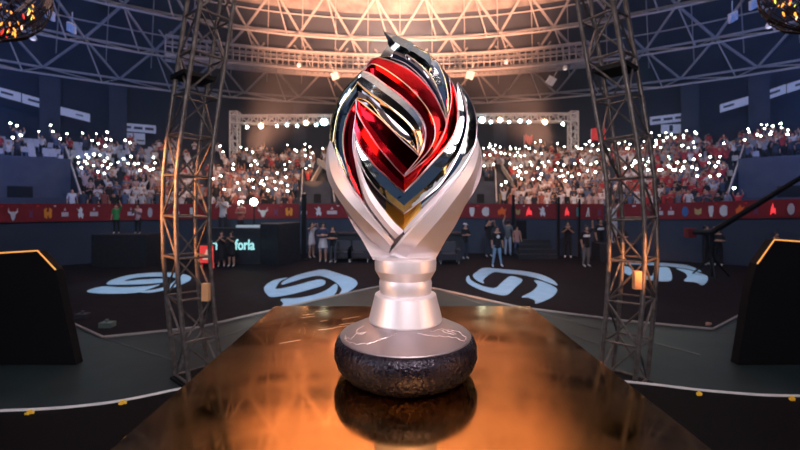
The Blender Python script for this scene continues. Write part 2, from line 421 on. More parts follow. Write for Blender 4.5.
banners = [
 (-60, 160, 'long dark red banner along the barrier at the far left', [('bull', 13, 9), ('violet', 31, 7), ('orange', 48, 9), ('bar', 65, 7), ('wing', 80, 9), ('bar', 94, 8), ('bar', 131, 7), ('round', 150, 6), ('smallred', 2, 3), ('smallred', 38, 3), ('small', 55, 4), ('small', 99, 3), ('bull', -20, 9)]),
 (163, 240, 'red banner piece on the barrier seen through the lattice tower left of the trophy', [('bar', 176, 7), ('shield', 192, 7), ('small', 230, 4)]),
 (241, 299, 'red banner on the barrier behind the desk with the cyan text', [('bull', 263, 9), ('violet', 276, 8), ('orange', 289, 8), ('smallred', 281, 3)]),
 (302, 352, 'red banner on the barrier directly left of the silver trophy arm', [('bar', 304, 6), ('wing', 318, 9), ('bar', 332, 10), ('small', 338, 4)]),
 (353, 445, 'red banner on the barrier hidden for most part by the trophy stem', [('bull', 380, 8)]),
 (446, 511, 'red banner on the barrier directly right of the silver trophy arm', [('shield', 472, 8), ('ring', 486, 10), ('fan', 502, 9), ('smallred', 478, 4)]),
 (515, 557, 'red banner with a glowing red flame mark above the dark doorway', [('gold', 518, 5), ('red', 529, 8), ('wing', 542, 9), ('small', 524, 3), ('small', 547, 3)]),
 (560, 604, 'red banner with a teal square and a small white triangle left of the right tower', [('red', 567, 6), ('teal', 578, 5), ('tri', 589, 8), ('violet', 599, 6)]),
 (606, 650, 'red banner piece on the barrier behind the right lattice tower', [('bar', 612, 6), ('small', 634, 6)]),
 (651, 860, 'long dark red banner along the barrier at the far right', [('bar', 660, 6), ('bar', 671, 6), ('blue', 685, 8), ('gold', 698, 8), ('shield', 711, 8), ('ring', 724, 11), ('fan', 740, 9), ('violet', 756, 8), ('red', 773, 8), ('round', 791, 9), ('smallred', 716, 3), ('smallred', 746, 3), ('round', 820, 8)]),
]
for p0, p1, lab, embs in banners:
    b = MB(); N = max(4, int((p1-p0)/6)); vs = []
    for i in range(N+1):
        px = p0+(p1-p0)*i/N
        for f, o in ((0, .04), (1, .04), (1, .0), (0, .0)): vs.append(banner_pt(px, f, o+.01))
    fs = [(i*4+k, i*4+(k+1) % 4, i*4+4+(k+1) % 4, i*4+4+k) for i in range(N) for k in range(4)]+[(0, 1, 2, 3), (N*4+3, N*4+2, N*4+1, N*4)]
    b.add(vs, fs); root = b.build('banner', bannerm, smooth=40); tag(root, lab, 'banner', 'red banners along the barrier')
    for kind, px, wd in embs:
        polys, el, colr = EMB[kind]
        m_ = mat('emblem_'+kind, colr, .7, emit=(colr if kind == 'red' else None), estr=.9)
        e = MB(); sm = kind.startswith('small')
        for poly in polys:
            n = len(poly); hh = 12.5 if not sm else wd
            pf = []; pb = []
            for (u, v) in poly:
                f = (.46 if not sm else .86)+v*hh/17.; q = px+u*wd
                pf.append(banner_pt(q, f, .075)); pb.append(banner_pt(q, f, .05))
            e.add(pf+pb, [tuple(range(n))]+[(i, (i+1) % n, n+(i+1) % n, n+i) for i in range(n)])
        eo = e.build('emblem', m_, root); eo['label'] = el

# doorway and stairs
p = ray_ell(525, 0); dx = .42
b = MB(); b.box((p.x-.42*1.0, p.y-.02, 0), (p.x+.42, p.y+.1, 1.72)); struct(b.build('door_1', blackm))
b = MB()
for k in range(4):
    b.box((-.9+.1*k, -1.3+.32*k, 0), (.9, .0, .2*(k+1)))
p = PX(536, 258, z=0); st = b.build('stair_unit', casem, loc=None); st.location = (p.x, p.y+1.0, 0)
tag(st, 'short dark grey stair unit in front of the doorway right of the trophy', 'stairs')

# ------------------------------------------------------------------ rear signs
def sign(px0, py0, px1, py1, h, o, lab, blocks, group='white signs on the rear wall'):
    """strip between two pixel points on ellipse offset o; h px height"""
    a = ray_st(px0, o); c = ray_st(px1, o)
    za = CZ-(py0-205)/400*a.y; zc = CZ-(py1-205)/400*c.y
    ha = h/400*a.y; hc = h/400*c.y
    A = Vector((a.x, a.y, za)); B = Vector((c.x, c.y, zc)); nrm = Vector((B.y-A.y, -(B.x-A.x), 0)).normalized()
    root = MB().prism([A, B, B-Vector((0, 0, hc)), A-Vector((0, 0, ha))], -nrm*.12).build('wall_sign', signm)
    tag(root, lab, 'sign', group)
    for u0, u1, v0, v1 in blocks:
        q = lambda u, v: A.lerp(B, u)-Vector((0, 0, (ha+(hc-ha)*u)*v))+nrm*.02
        MB().prism([q(u0, v0), q(u1, v0), q(u1, v1), q(u0, v1)], -nrm*.03).build('lettering', signtext, root)
    return root
B3 = [(.06, .30, .35, .62), (.38, .62, .35, .66), (.69, .93, .35, .66)]
sign(120, 122.5, 156, 125.5, 8, 16.0, 'white sign with three dark text blocks, above the stand left of the trophy', B3)
sign(126, 132.5, 145, 133.5, 11, 16.3, 'small white board under the three-block sign on the left side', [(.55, .95, .6, .72)])
sign(650, 117, 687, 112.5, 8, 16.0, 'white sign with three dark text blocks, above the stand right of the trophy', B3)
sign(661, 124.5, 685, 124, 9, 16.3, 'small white board under the three-block sign on the right side', [(.35, .5, .1, .8)])
sign(-20, 82, 21, 93, 9, 15.2, 'grey-white sloping sign at the extreme upper left of the stand', [(.5, .8, .35, .6)])
sign(22, 93.5, 46, 100, 9, 15.2, 'grey-white sloping sign left of the dark pillar, upper left stand', [(.25, .75, .35, .6)])
sign(54, 105, 90, 114, 8, 15.4, 'grey-white sloping sign right of the dark pillar, upper left stand', [(.6, .8, .4, .55)])
sign(720, 104.5, 756, 94, 8, 15.4, 'grey-white sloping sign left of the dark pillar, upper right stand', [(.1, .4, .35, .6)])
sign(763, 92, 786, 84, 9, 15.2, 'grey-white sloping sign right of the dark pillar, upper right stand', [(.2, .75, .35, .6)])
sign(787, 84, 830, 70, 9, 15.2, 'grey-white sloping sign at the extreme upper right of the stand', [(.2, .6, .35, .6)])
for i, px in enumerate((50, 118, 690, 759, 300, 500)):
    p = ray_st(px, 15.8); b = MB(); b.box((-.7, -.6, 0), (.7, .6, 14.2-row_z(NR-1)))
    o = b.build('pillar', wallm); o.location = (p.x, p.y, row_z(NR-1)); o.rotation_euler.z = math.atan2(p.y, p.x)-PI/2
    struct(o)
# ramps (vomitories) cut into the stands, with slanted side walls
RAMPS = []
def in_ramp(p):
    for p0, th, wd, L in RAMPS:
        v = Matrix.Rotation(-(th-PI/2), 4, 'Z') @ Vector((p.x-p0.x, p.y-p0.y, 0))
        if abs(v.x) < wd/2+.42 and -.75 < v.y < L+.35: return True
    return False
def ramp(pxa, n0, n1, wd, lab, m_=rampm, hh=1.3):
    p0 = ray_st(pxa, .3+ROW*n0); c = Vector((0, SC, 0)); d = (p0-c); d.z = 0
    th = math.atan2(d.y, d.x); R = Matrix.Rotation(th-PI/2, 4, 'Z')
    L = ROW*(n1-n0); RAMPS.append((p0, th, wd, L)); z0 = row_z(n0); z1 = row_z(n1)+.3
    root = empty('entrance_ramp', lab, 'entrance ramp', 'entrance ramps in the stands', (p0.x, p0.y, 0)); root.rotation_euler.z = th-PI/2
    for sx in (-1, 1):
        b = MB(); x = sx*wd/2
        b.prism([(x, -.3, z0-.2), (x, L, z0-.2), (x, L, z1+hh), (x, L-.3, z1+hh), (x, -.3, z0+hh*.75)], (.16*-sx, 0, 0)); b.build('side_wall', m_, root)
        r_ = MB(); r_.path([(x-.08*sx, -.3, z0+hh*.75+.1), (x-.08*sx, L-.3, z1+hh+.1)], .05, 6); r_.build('handrail', roofmetal, root)
    MB().box((-wd/2+.2, L*.45, z0), (wd/2-.2, L*.5, z1+.2)).build('end_wall', m_, root)
    MB().box((-wd*.11, L*.45-.05, z0), (wd*.11, L*.45-.005, z0+1.7)).build('dark_opening', blackm, root)
ramp(318, 0, 7, 2.6, 'slanted entrance ramp walls left of the trophy, catching orange light')
ramp(480, 0, 7, 2.6, 'slanted entrance ramp walls right of the trophy arm')
ramp(24, 1, 9, 5.5, 'large grey entrance ramp walls at the far left stand')
ramp(786, 1, 9, 5.5, 'large grey entrance ramp walls at the far right stand')
spot('ramp_light', (-5.0, 24, 6), PX(313, 178, 34), 5200, (1, .40, .12), 14, .6, .05)
spot('ramp_light', (7.0, 24, 6), PX(507, 172, 35), 3600, (1, .40, .12), 12, .6, .05)

SW = []
def stair_parapet(a, c, Ya, Yc, lab):
    A, B = PX(*a, Ya), PX(*c, Yc); SW.append((A, B))
    o = MB().prism([A, B, B-Vector((0, 0, .55)), A-Vector((0, 0, .55))], (.12, .1, 0)).build('stair_parapet', mat('pale_concrete', (.42, .40, .38), .7)); tag(o, lab, 'parapet')
stair_parapet((303, 194), (322, 160), 32.2, 37.5, 'slanted orange-lit stair wall in the stand left of the trophy')
stair_parapet((317, 158), (326, 164), 36, 36, 'short slanted pale wall piece above the orange-lit stair wall')
stair_parapet((501, 163), (512, 180), 37, 33, 'short slanted orange-lit stair wall in the stand right of the trophy')
# ------------------------------------------------------------------ seats
sb = MB()
sb.prism([(-.21, -.2, .40), (.21, -.2, .40), (.21, .18, .38), (-.21, .18, .38)], (0, 0, .05))
sb.prism([(-.21, .16, .40), (.21, .16, .40), (.19, .26, .86), (-.19, .26, .86)], (0, .05, 0))
sb.tube((-.12, .1, 0), (-.12, .1, .4), .03, 5); sb.tube((.12, .1, 0), (.12, .1, .4), .03, 5)
seat0 = sb.build('stadium_seat', seatm)
seat_used = False; seat_pos = []
def put(o0, loc, rz, first):
    o = o0 if first else o0.copy()
    if not first: COL.objects.link(o)
    o.location = loc; o.rotation_euler = (0, 0, rz); return o
def on_row(px, n, f=.45):
    p = ray_st(px, .3+ROW*(n+f)); rz = math.atan2(p.y, p.x)-PI/2
    return Vector((p.x, p.y, row_z(n))), rz
cnt = {0: 0, 1: 0}
for side, (a, c_) in enumerate(((2, 176), (700, 812))):
    for n in range(NR-1, 7, -1):
        px = a
        while px < c_:
            p, rz = on_row(px, n, .55)
            step = .56/p.length*400*math.cos(math.atan2(abs(p.x), p.y))**-1
            px += max(4.2, step*1.0)
            if (side == 0 and (44 < px < 52)) or random.random() < .05: continue
            if side == 0 and 92 < px < 104 and n > 13: continue
            if n < 11 and random.random() < .4 or cnt[side] >= 148 or in_ramp(p): continue
            o = put(seat0, p, rz, not seat_used); seat_used = True; cnt[side] += 1; seat_pos.append((px, n))
            sd = 'left' if side == 0 else 'right'
            tag(o, 'white plastic stand seat among the upper rows in the %s stand' % sd, 'seat', 'white seats in the upper %s stand' % sd)

# ------------------------------------------------------------------ people
def human(name, pose, sub=1):
    """one continuous skinned body mesh; facing -Y; 1.72 m tall. returns mesh with slots skin, hair, top, legs, shoes"""
    J = dict(pel=(0, 0, .95), sp=(0, 0, 1.13), ch=(0, .01, 1.33), nk=(0, .0, 1.49), hd=(0, -.015, 1.60), tp=(0, -.01, 1.685),
             sl=(-.17, 0, 1.42), sr=(.17, 0, 1.42), el=(-.23, .02, 1.14), er=(.23, .02, 1.14), wl=(-.24, -.06, .90), wr=(.24, -.06, .90),
             fl=(-.24, -.08, .80), fr=(.24, -.08, .80), hl=(-.09, 0, .90), hr=(.09, 0, .90), kl=(-.11, -.01, .50), kr=(.11, -.01, .50),
             al=(-.12, .02, .09), ar=(.12, .02, .09), tl=(-.13, -.13, .04), tr=(.13, -.13, .04))
    J.update(pose)
    keys = list(J)
    E = [('pel', 'sp'), ('sp', 'ch'), ('ch', 'nk'), ('nk', 'hd'), ('hd', 'tp'), ('ch', 'sl'), ('ch', 'sr'), ('sl', 'el'), ('sr', 'er'), ('el', 'wl'), ('er', 'wr'), ('wl', 'fl'), ('wr', 'fr'),
         ('pel', 'hl'), ('pel', 'hr'), ('hl', 'kl'), ('hr', 'kr'), ('kl', 'al'), ('kr', 'ar'), ('al', 'tl'), ('ar', 'tr')]
    R = dict(pel=(.15, .11), sp=(.135, .10), ch=(.155, .11), nk=(.055, .055), hd=(.085, .10), tp=(.06, .07), sl=(.07, .07), sr=(.07, .07), el=(.048, .048), er=(.048, .048),
             wl=(.034, .034), wr=(.034, .034), fl=(.045, .022), fr=(.045, .022), hl=(.10, .10), hr=(.10, .10), kl=(.068, .068), kr=(.068, .068), al=(.046, .046), ar=(.046, .046), tl=(.045, .03), tr=(.045, .03))
    me = bpy.data.meshes.new(name+'_rig'); me.from_pydata([J[k] for k in keys], [(keys.index(a), keys.index(c)) for a, c in E], [])
    o = bpy.data.objects.new(name+'_rig', me); COL.objects.link(o)
    mo = o.modifiers.new('skin', 'SKIN')
    for i, k in enumerate(keys):
        sv = me.skin_vertices[0].data[i]; sv.radius = R[k]; sv.use_root = (k == 'pel')
    if sub:
        ms = o.modifiers.new('sub', 'SUBSURF'); ms.levels = sub; ms.render_levels = sub
    dg = bpy.context.evaluated_depsgraph_get(); dg.update()
    out = bpy.data.meshes.new_from_object(o.evaluated_get(dg)); out.name = name
    bpy.data.objects.remove(o); bpy.data.meshes.remove(me)
    segs = [(Vector(J[a]), Vector(J[c]), a, c) for a, c in E]
    kind = {'pel': 'top'}
    def cls(a, c):
        if c in ('hd', 'tp'): return 0
        if c in ('sp', 'ch', 'sl', 'sr', 'nk'): return 2
        if c in ('el', 'er'): return 2
        if c in ('wl', 'wr', 'fl', 'fr'): return 0
        if c in ('hl', 'hr', 'kl', 'kr'): return 3
        if c in ('al', 'ar'): return 5
        return 4
    hd = Vector(J['hd'])
    for p in out.polygons:
        c = p.center; best = None
        for a, d, ka, kd in segs:
            ab = d-a; t = max(0, min(1, (c-a).dot(ab)/ab.length_squared)); dd = (a+ab*t-c).length
            if kd in ('sp', 'ch'): dd -= .08
            if kd in ('hd', 'tp'): dd -= .05
            if best is None or dd < best[0]: best = (dd, cls(ka, kd))
        k = best[1]
        if k == 0 and (c-hd).length < .2 and (c.z > hd.z+.075 or (c.y > hd.y+.02 and c.z > hd.z-.07)): k = 1
        p.material_index = k; p.use_smooth = True
    return out
poses = [
 dict(el=(-.26, -.08, 1.30), wl=(-.20, -.24, 1.50), fl=(-.18, -.26, 1.60)),
 dict(el=(-.24, -.05, 1.62), wl=(-.20, -.12, 1.86), fl=(-.19, -.13, 1.96)),
 dict(er=(.28, -.05, 1.60), wr=(.25, -.12, 1.84), fr=(.24, -.13, 1.94)),
 dict(el=(-.27, -.05, 1.58), wl=(-.22, -.14, 1.80), fl=(-.2, -.15, 1.90), er=(.27, -.05, 1.58), wr=(.2, -.14, 1.80), fr=(.18, -.15, 1.90)),
 dict(),
 dict(el=(-.22, -.1, 1.2), er=(.22, -.1, 1.2), wl=(-.06, -.26, 1.26), wr=(.06, -.26, 1.26), fl=(-.02, -.30, 1.34), fr=(.02, -.30, 1.34)),
]
HAND = [(-.18, -.28, 1.64), (-.19, -.15, 2.0), (.24, -.15, 1.98), (-.2, -.17, 1.94), None, None]
smats = [skinm, hairm, objm, darkcloth, shoe, darkcloth]
smesh = []
for i, ps in enumerate(poses):
    me = human('spectator', ps, 1)
    for m_ in smats: me.materials.append(m_)
    smesh.append(me)
lowm = [human('crowd_body', ps, 0) for ps in poses]
# positions
aisles = [205, 318, 392, 478, 610, 730, 120]
cand = []
for n in range(NR):
    px = -10
    while px < 814:
        p, rz = on_row(px, n)
        px += 400*.62/p.length*(1+((px-400)/400)**2)*random.uniform(.8, 1.25)*.75
        p, rz = on_row(px, n, random.uniform(.25, .65))
        py = 205-400*(p.z+1.6-CZ)/p.y
        if any(abs(px-a) < 3.0 for a in aisles): continue
        if in_ramp(p) or any((A+(B-A)*t-Vector((p.x, p.y, A.z+(B.z-A.z)*t))).length < .62 for A, B in SW for t in (0, .12, .25, .37, .5, .62, .75, .87, 1)): continue
        if n == 0 and (px < 55 or px > 755): continue
        dens = .93
        if n >= UP and px < 200: dens = .14 if px < 100 else .25
        if n >= UP and px > 690: dens = .45
        if n >= UP and (200 < px < 300): dens = .25 + .5*(px > 255)
        if n >= 13 and 100 < px < 660: dens = .15
        if random.random() > dens: continue
        cand.append(dict(px=px, py=py, p=p, rz=rz+random.uniform(-.25, .25), n=n, v=random.choice([0, 4, 4, 5, 5, 0, 2]), s=random.uniform(.9, 1.06), ph=False))
# phones held aloft: regions of the stands where torches shine
reg = [(5, 60, 112, 150, 9), (60, 115, 135, 172, 26), (115, 162, 148, 172, 14), (205, 290, 150, 198, 34), (290, 338, 138, 166, 22), (474, 530, 134, 166, 44), (530, 600, 138, 182, 34),
       (600, 700, 120, 172, 66), (640, 745, 145, 185, 24), (740, 800, 105, 150, 15)]
chosen = []
for x0, x1, y0, y1, num in reg:
    for _ in range(num):
        tx, ty = random.uniform(x0, x1), random.uniform(y0, y1)
        best = min((c for c in cand if not c['ph'] and not any(abs(c['px']-q['px'])+abs(c['py']-q['py']) < 4.6 for q in chosen)), key=lambda c: (c['px']-tx)**2+(c['py']-6-ty)**2)
        chosen.append(best); best['ph'] = True; best['v'] = random.choice([1, 2, 3, 3, 1])
pal_l = [(.55, .56, .6), (.7, .68, .7), (.05, .06, .09), (.02, .02, .03), (.35, .10, .08), (.10, .15, .26), (.2, .2, .24), (.75, .72, .7), (.02, .02, .02), (.5, .36, .34)]
pal_r = pal_l+[(.5, .03, .04)]*5
front = sorted([c for c in cand if not (340 < c['px'] < 468 and c['py'] > 140) and -5 < c['px'] < 805], key=lambda c: c['p'].length)
ind = front[:285]
SL = [(-20, 100, 'far left stand'), (100, 160, 'stand just left of the left tower'), (160, 214, 'stand behind the left tower'), (214, 345, 'stand left of the trophy'),
      (345, 465, 'stand behind the trophy'), (465, 590, 'stand right of the trophy'), (590, 660, 'stand behind the right tower'), (660, 830, 'far right stand')]
def where(px):
    for a, c_, t in SL:
        if a <= px < c_: return t
    return SL[-1][2]
for c in ind:
    o = bpy.data.objects.new('spectator', smesh[c['v']]); COL.objects.link(o)
    o.location = c['p']; o.rotation_euler.z = c['rz']; o.scale = (c['s'],)*3
    pl = pal_r if c['px'] > 600 else pal_l
    q = random.choice(pl); o.color = (*q, 1)
    rowt = 'front row' if c['n'] == 0 else ('second row' if c['n'] == 1 else 'middle rows')
    cn = 'white-clad' if q[0] > .5 and q[1] > .3 else 'red-clad' if q[0] > .3 else 'blue-clad' if q[2] > .3 else 'grey-clad' if q[0] > .1 else 'dark-clad'
    pn = {0: 'hand at face', 1: 'arm raised', 2: 'arm raised', 3: 'both arms raised', 4: 'arms down', 5: 'hands clasped'}[c['v']]
    tag(o, '%s spectator, %s, %s, %s' % (cn, pn, rowt, where(c['px'])), 'person', 'spectators %s, %s' % (where(c['px']), rowt))
for o_ in [q for q in COL.objects if q.name.startswith('stadium_seat')]:
    if any((o_.location-c['p']).length < .40 for c in cand): bpy.data.objects.remove(o_)
for c in cand: c['ind'] = False
for c in ind: c['ind'] = True
crowd = [mat('crowd_shirt_%d' % i, q, .85) for i, q in enumerate([(.6, .6, .64), (.04, .05, .08), (.45, .04, .05), (.08, .12, .22), (.3, .3, .34), (.72, .68, .66)])]
cm = [skinm, hairm, darkcloth]+crowd
b = MB()
for c in cand:
    if c['ind']: continue
    me = lowm[c['v']]; M = Matrix.Translation(c['p']) @ Matrix.Rotation(c['rz'], 4, 'Z') @ Matrix.Scale(c['s'], 4)
    r = random.random(); sh = 3+random.choice([0, 0, 5, 1, 1, 5, 3, 4, 2] if c['px'] < 600 else [0, 1, 2, 2, 2, 5, 4, 3])
    n0 = len(b.v); b.v += [tuple(M @ v.co) for v in me.vertices]
    mp = {0: 0, 1: 1, 2: sh, 3: 2, 4: 2, 5: 2}
    for p in me.polygons: b.f.append(tuple(i+n0 for i in p.vertices)); b.mi.append(mp[p.material_index])
o = b.build('crowd', cm, fix=False); smooth_mesh(o.data, 180)
tag(o, 'dense crowd filling the upper rows of the stands all round the arena', 'crowd', kind='stuff')
# phones
pb = MB(); pb.box((-.04, -.006, -.08), (.04, .006, .08), 0)
pb.lathe([(.070, 0), (.060, .012), (.01, .02)], n=10, mi=1)
pb.v = [v for v in pb.v[:8]]+[(v[0], -v[2]-.006, v[1]+.04) for v in pb.v[8:]]
phone0 = pb.build('phone', [phonem, lampwhite]); used = False
for c in cand:
    if not c['ph']: continue
    h = HAND[c['v']]; M = Matrix.Translation(c['p']) @ Matrix.Rotation(c['rz'], 4, 'Z') @ Matrix.Scale(c['s'], 4)
    o = put(phone0, M @ Vector(h), c['rz'], not used); used = True
    k = random.uniform(.75, 1.15); o.scale = (k,)*3
    up = 'lower' if c['n'] < UP else 'upper'
    tag(o, 'raised phone with white torch on, %s rows, %s' % (up, where(c['px'])), 'phone', 'phone torches %s, %s rows' % (where(c['px']), up))

# ---- people on the arena floor
def person(px, feet_y, height_px, rz, pose, top, legs, lab, z=0, skirt=None, shoes=(.5, .5, .5), bare=False, cap=None, longhair=False, Y=None):
    if Y is None: p = PX(px, feet_y, z=z)
    else: p = Vector(((px-400)/400*Y, Y, z))
    lim = ray_ell(px, -.75)
    if p.y > lim.y: p = lim
    H = height_px/400*p.y; k = H/1.74
    me = human('person', pose, 1)
    tm = mat('top_%d_%d_%d' % tuple(int(c*99) for c in top), top, .85); lm = mat('legs_%d_%d_%d' % tuple(int(c*99) for c in legs), legs, .85)
    sm = mat('shoes_%d' % int(shoes[0]*99), shoes, .6)
    for m_ in (skinm, skinm, tm, lm, sm, (skinm if bare else lm)): me.materials.append(m_)
    o = link('person', me); o.location = (p.x, p.y, z); o.rotation_euler.z = rz; o.scale = (k,)*3
    tag(o, lab, 'person')
    hd = Vector(pose.get('hd', (0, -.015, 1.60)))
    b = MB(); hp = [(.02, .115), (.06, .105), (.09, .07), (.10, .02), (.095, -.03)]
    if longhair: hp = hp[:-1]+[(.105, -.05), (.11, -.15), (.10, -.24)]
    b.lathe(list(reversed(hp)), (hd.x, hd.y+.028, hd.z+.02), n=14)
    b.v = [(x, y if y > hd.y-.02 or z_ > hd.z+.06 else hd.y-.02+(y-hd.y)*.15, z_) for x, y, z_ in b.v]
    if cap:
        b2 = MB(); b2.lathe([(.11, .04), (.108, .09), (.07, .125), (.02, .135)], (hd.x, hd.y+.01, hd.z+.01), n=14)
        b2.box((hd.x-.06, hd.y-.19, hd.z+.05), (hd.x+.06, hd.y-.08, hd.z+.065))
        b2.build('cap', mat('cap', cap, .8), o, smooth=50)
    b.build('hair', hairm, o, smooth=60)
    b = MB(); b.add([(hd.x-.016, hd.y-.095, hd.z-.01), (hd.x+.016, hd.y-.095, hd.z-.01), (hd.x, hd.y-.125, hd.z-.015), (hd.x, hd.y-.09, hd.z+.035)], [(0, 1, 2), (0, 2, 3), (2, 1, 3), (0, 3, 1)])
    b.build('nose', skinm, o)
    if skirt:
        b = MB(); b.lathe([(.145, 1.05), (.17, .9), (.215, skirt[3])], (0, 0, 0), n=16)
        b.v = [(x, y*.75, z_) for x, y, z_ in b.v]
        b.build('skirt', mat('skirt_%d' % int(skirt[0]*99), skirt[:3], .85), o, smooth=60)
    return o
clap = dict(el=(-.25, -.12, 1.2), er=(.25, -.12, 1.2), wl=(-.06, -.28, 1.36), wr=(.06, -.28, 1.36), fl=(-.01, -.30, 1.45), fr=(.01, -.30, 1.45))
film = dict(el=(-.24, -.16, 1.42), er=(.24, -.16, 1.42), wl=(-.08, -.34, 1.62), wr=(.08, -.34, 1.62), fl=(-.04, -.36, 1.70), fr=(.04, -.36, 1.70))
uparm = dict(er=(.27, -.08, 1.62), wr=(.20, -.14, 1.86), fr=(.19, -.15, 1.95))
crossed = dict(el=(-.25, -.08, 1.16), er=(.25, -.08, 1.16), wl=(.02, -.24, 1.16), wr=(-.02, -.22, 1.20), fl=(.10, -.22, 1.16), fr=(-.1, -.2, 1.2))
stride = dict(kl=(-.12, -.12, .50), al=(-.16, -.12, .09), tl=(-.18, -.27, .04), kr=(.13, .04, .5), ar=(.17, .16, .09), tr=(.18, .02, .04))
stride2 = dict(kl=(-.13, 0, .50), al=(-.20, .0, .09), tl=(-.22, -.14, .04), kr=(.13, 0, .5), ar=(.20, .02, .09), tr=(.22, -.12, .04))
person(223, 226, 41, 0, clap, (.78, .72, .74), (.03, .03, .04), 'person in a white t-shirt standing on the control riser', z=1.1, Y=17.9)
person(241, 226, 34, 0, crossed, (.5, .12, .10), (.03, .03, .04), 'person in a red top behind the lit control desk', z=1.1, Y=18.1)
person(221.5, 267, 36, .2, clap, (.012, .012, .015), (.01, .01, .012), 'person in a long black dress clapping, left one of two by the text desk', bare=True, longhair=True, skirt=(.012, .012, .015, .35))
person(231.5, 267, 36, -.2, clap, (.012, .012, .015), (.01, .01, .012), 'person in a short black dress clapping, right one of two by the text desk', bare=True, longhair=True, skirt=(.012, .012, .015, .62))
person(311.5, 258, 36, .9, film, (.60, .55, .57), (.6, .45, .4), 'person in a white dress filming upward, left of the group of three', bare=True, longhair=True, skirt=(.6, .55, .57, .66))
person(323, 262, 40, .1, crossed, (.03, .04, .09), (.5, .42, .42), 'person in navy top and pale skirt, middle of the group of three', bare=True, longhair=True, skirt=(.6, .52, .52, .62))
person(333, 263, 37, -.2, crossed, (.012, .012, .014), (.06, .065, .08), 'person in black polo with folded arms, right of the group of three')
person(347.5, 245, 24, 0, clap, (.2, .24, .34), (.02, .02, .03), 'person in blue-grey behind the long black desk', Y=19.3)
person(379, 262, 33, .2, dict(), (.06, .06, .16), (.5, .3, .25), 'person in navy top and shorts beside the trophy stem', bare=True)
person(465, 259, 36, .5, crossed, (.012, .012, .014), (.03, .04, .06), 'person in black wearing a grey cap right of the trophy stem', cap=(.5, .5, .54))
person(488.5, 257, 38, .4, film, (.012, .012, .016), (.02, .03, .05), 'person in black turned away, behind the one in pale jeans')
pc = person(497, 267, 41, .15, stride2, (.008, .008, .01), (.22, .38, .55), 'person in black shirt and pale blue jeans standing with feet apart', shoes=(.8, .8, .8))
b = MB(); b.lathe([(.075, 0), (.075, .006), (.05, .008)], n=16); b.v = [(x, -.135+-z_, 1.30+y) for x, y, z_ in b.v]
b.build('shirt_print', white, pc)
person(508, 251, 36, 2.6, uparm, (.12, .14, .16), (.38, .48, .62), 'person in grey shirt and light jeans with one arm raised', shoes=(.4, .4, .4))
person(517, 250, 30, .1, dict(), (.5, .26, .24), (.06, .10, .2), 'person in a salmon top standing by the dark doorway')
person(568, 258, 37, -.4, clap, (.008, .008, .01), (.008, .008, .012), 'person all in black with bright white shoes', shoes=(.85, .85, .85))
for px, fy, hp, sh in ((586, 267, 42, 'person in black with a white chest stripe filming, by camouflage trousers'), (600, 257, 41, 'person in black with a white chest stripe filming, closest to the right tower')):
    o = person(px, fy, hp, .3, uparm, (.008, .008, .01), ((.16, .15, .15) if px < 590 else (.03, .03, .035)), sh if px > 590 else 'person in black with white chest stripe and grey trousers, arm raised', shoes=(.4, .4, .4))
    b = MB(); b.lathe([(.165, 0), (.17, .05), (.165, .10)], (0, 0, 1.25), n=16); b.v = [(x, y*.78-.01, z_) for x, y, z_ in b.v]; b.build('chest_stripe', white, o)
person(622, 258, 35, 0, crossed, (.02, .02, .03), (.02, .02, .03), 'person in dark clothes seen through the right lattice tower')
person(613.5, 240, 42, .4, uparm, (.7, .72, .78), (.5, .5, .55), 'person in white seen through the right lattice tower', z=.8, Y=17.9)
person(706, 262, 40, .4, film, (.008, .008, .012), (.01, .01, .014), 'crew member in black working at the camera crane, left one')
person(718, 259, 38, -.5, crossed, (.008, .008, .012), (.01, .01, .014), 'crew member in black working at the camera crane, right one')
person(776, 252, 38, 0, dict(), (.01, .01, .014), (.01, .01, .014), 'person in dark clothes standing by the barrier at the far right')
person(116.5, 240, 30, .3, uparm, (.05, .32, .10), (.01, .01, .012), 'person in a green shirt standing on the black riser', z=1.3, Y=16.6)
person(138, 240, 30, 0, clap, (.62, .38, .44), (.01, .01, .012), 'person in a pink shirt standing on the black riser', z=1.3, Y=16.6)
p = PX(127, 0, 16.6); b = MB(); b.box((-1.1, -.5, 0), (1.1, .5, 1.3)); o = b.build('platform_riser', casem); o.location = (p.x, 16.6, 0); tag(o, 'low black riser by the left barrier with two people on it', 'riser')
p = PX(613.5, 0, 17.9); b = MB(); b.box((-.8, -.4, 0), (.8, .4, .8)); o = b.build('platform_riser', casem); o.location = (p.x, 17.9, 0); tag(o, 'low black riser behind the right lattice tower', 'riser')

# ------------------------------------------------------------------ furniture on the floor
root = empty('control_desk', 'black control desk with cyan lit lettering left of the trophy', 'control desk', loc=(-6.2, 17, 0))
def X(px, Y): return (px-400)/400*Y
R0 = Vector((-6.2, 17, 0))
def rel(px, Y, z): return Vector((X(px, Y), Y, z))-R0
b = MB(); b.prism([rel(196, 17, 0), rel(260, 16.9, 0), rel(278, 16.2, 0), rel(300, 18.0, 0), rel(298, 18.7, 0), rel(218, 18.7, 0), rel(196, 17.6, 0)], (0, 0, 1.1)); b.build('riser', casem, root)
b = MB(); b.prism([rel(196, 17, 1.1), rel(260, 16.9, 1.1), rel(260, 17.3, 1.1), rel(196, 17.4, 1.1)], (0, 0, .42)); b.build('front_panel', casem, root)
b = MB(); b.prism([rel(260, 16.9, 1.1), rel(278, 16.2, 1.1), rel(300, 18.0, 1.1), rel(294, 18.3, 1.1), rel(262, 17.5, 1.1)], (0, 0, .62)); b.build('side_panel', casem, root)
b = MB(); b.box(rel(236, 17.4, 1.52), rel(268, 17.6, 1.62)); b.build('console_top', mat('console', (.5, .55, .6), .5, emit=(.6, .8, .9), estr=.25), root)
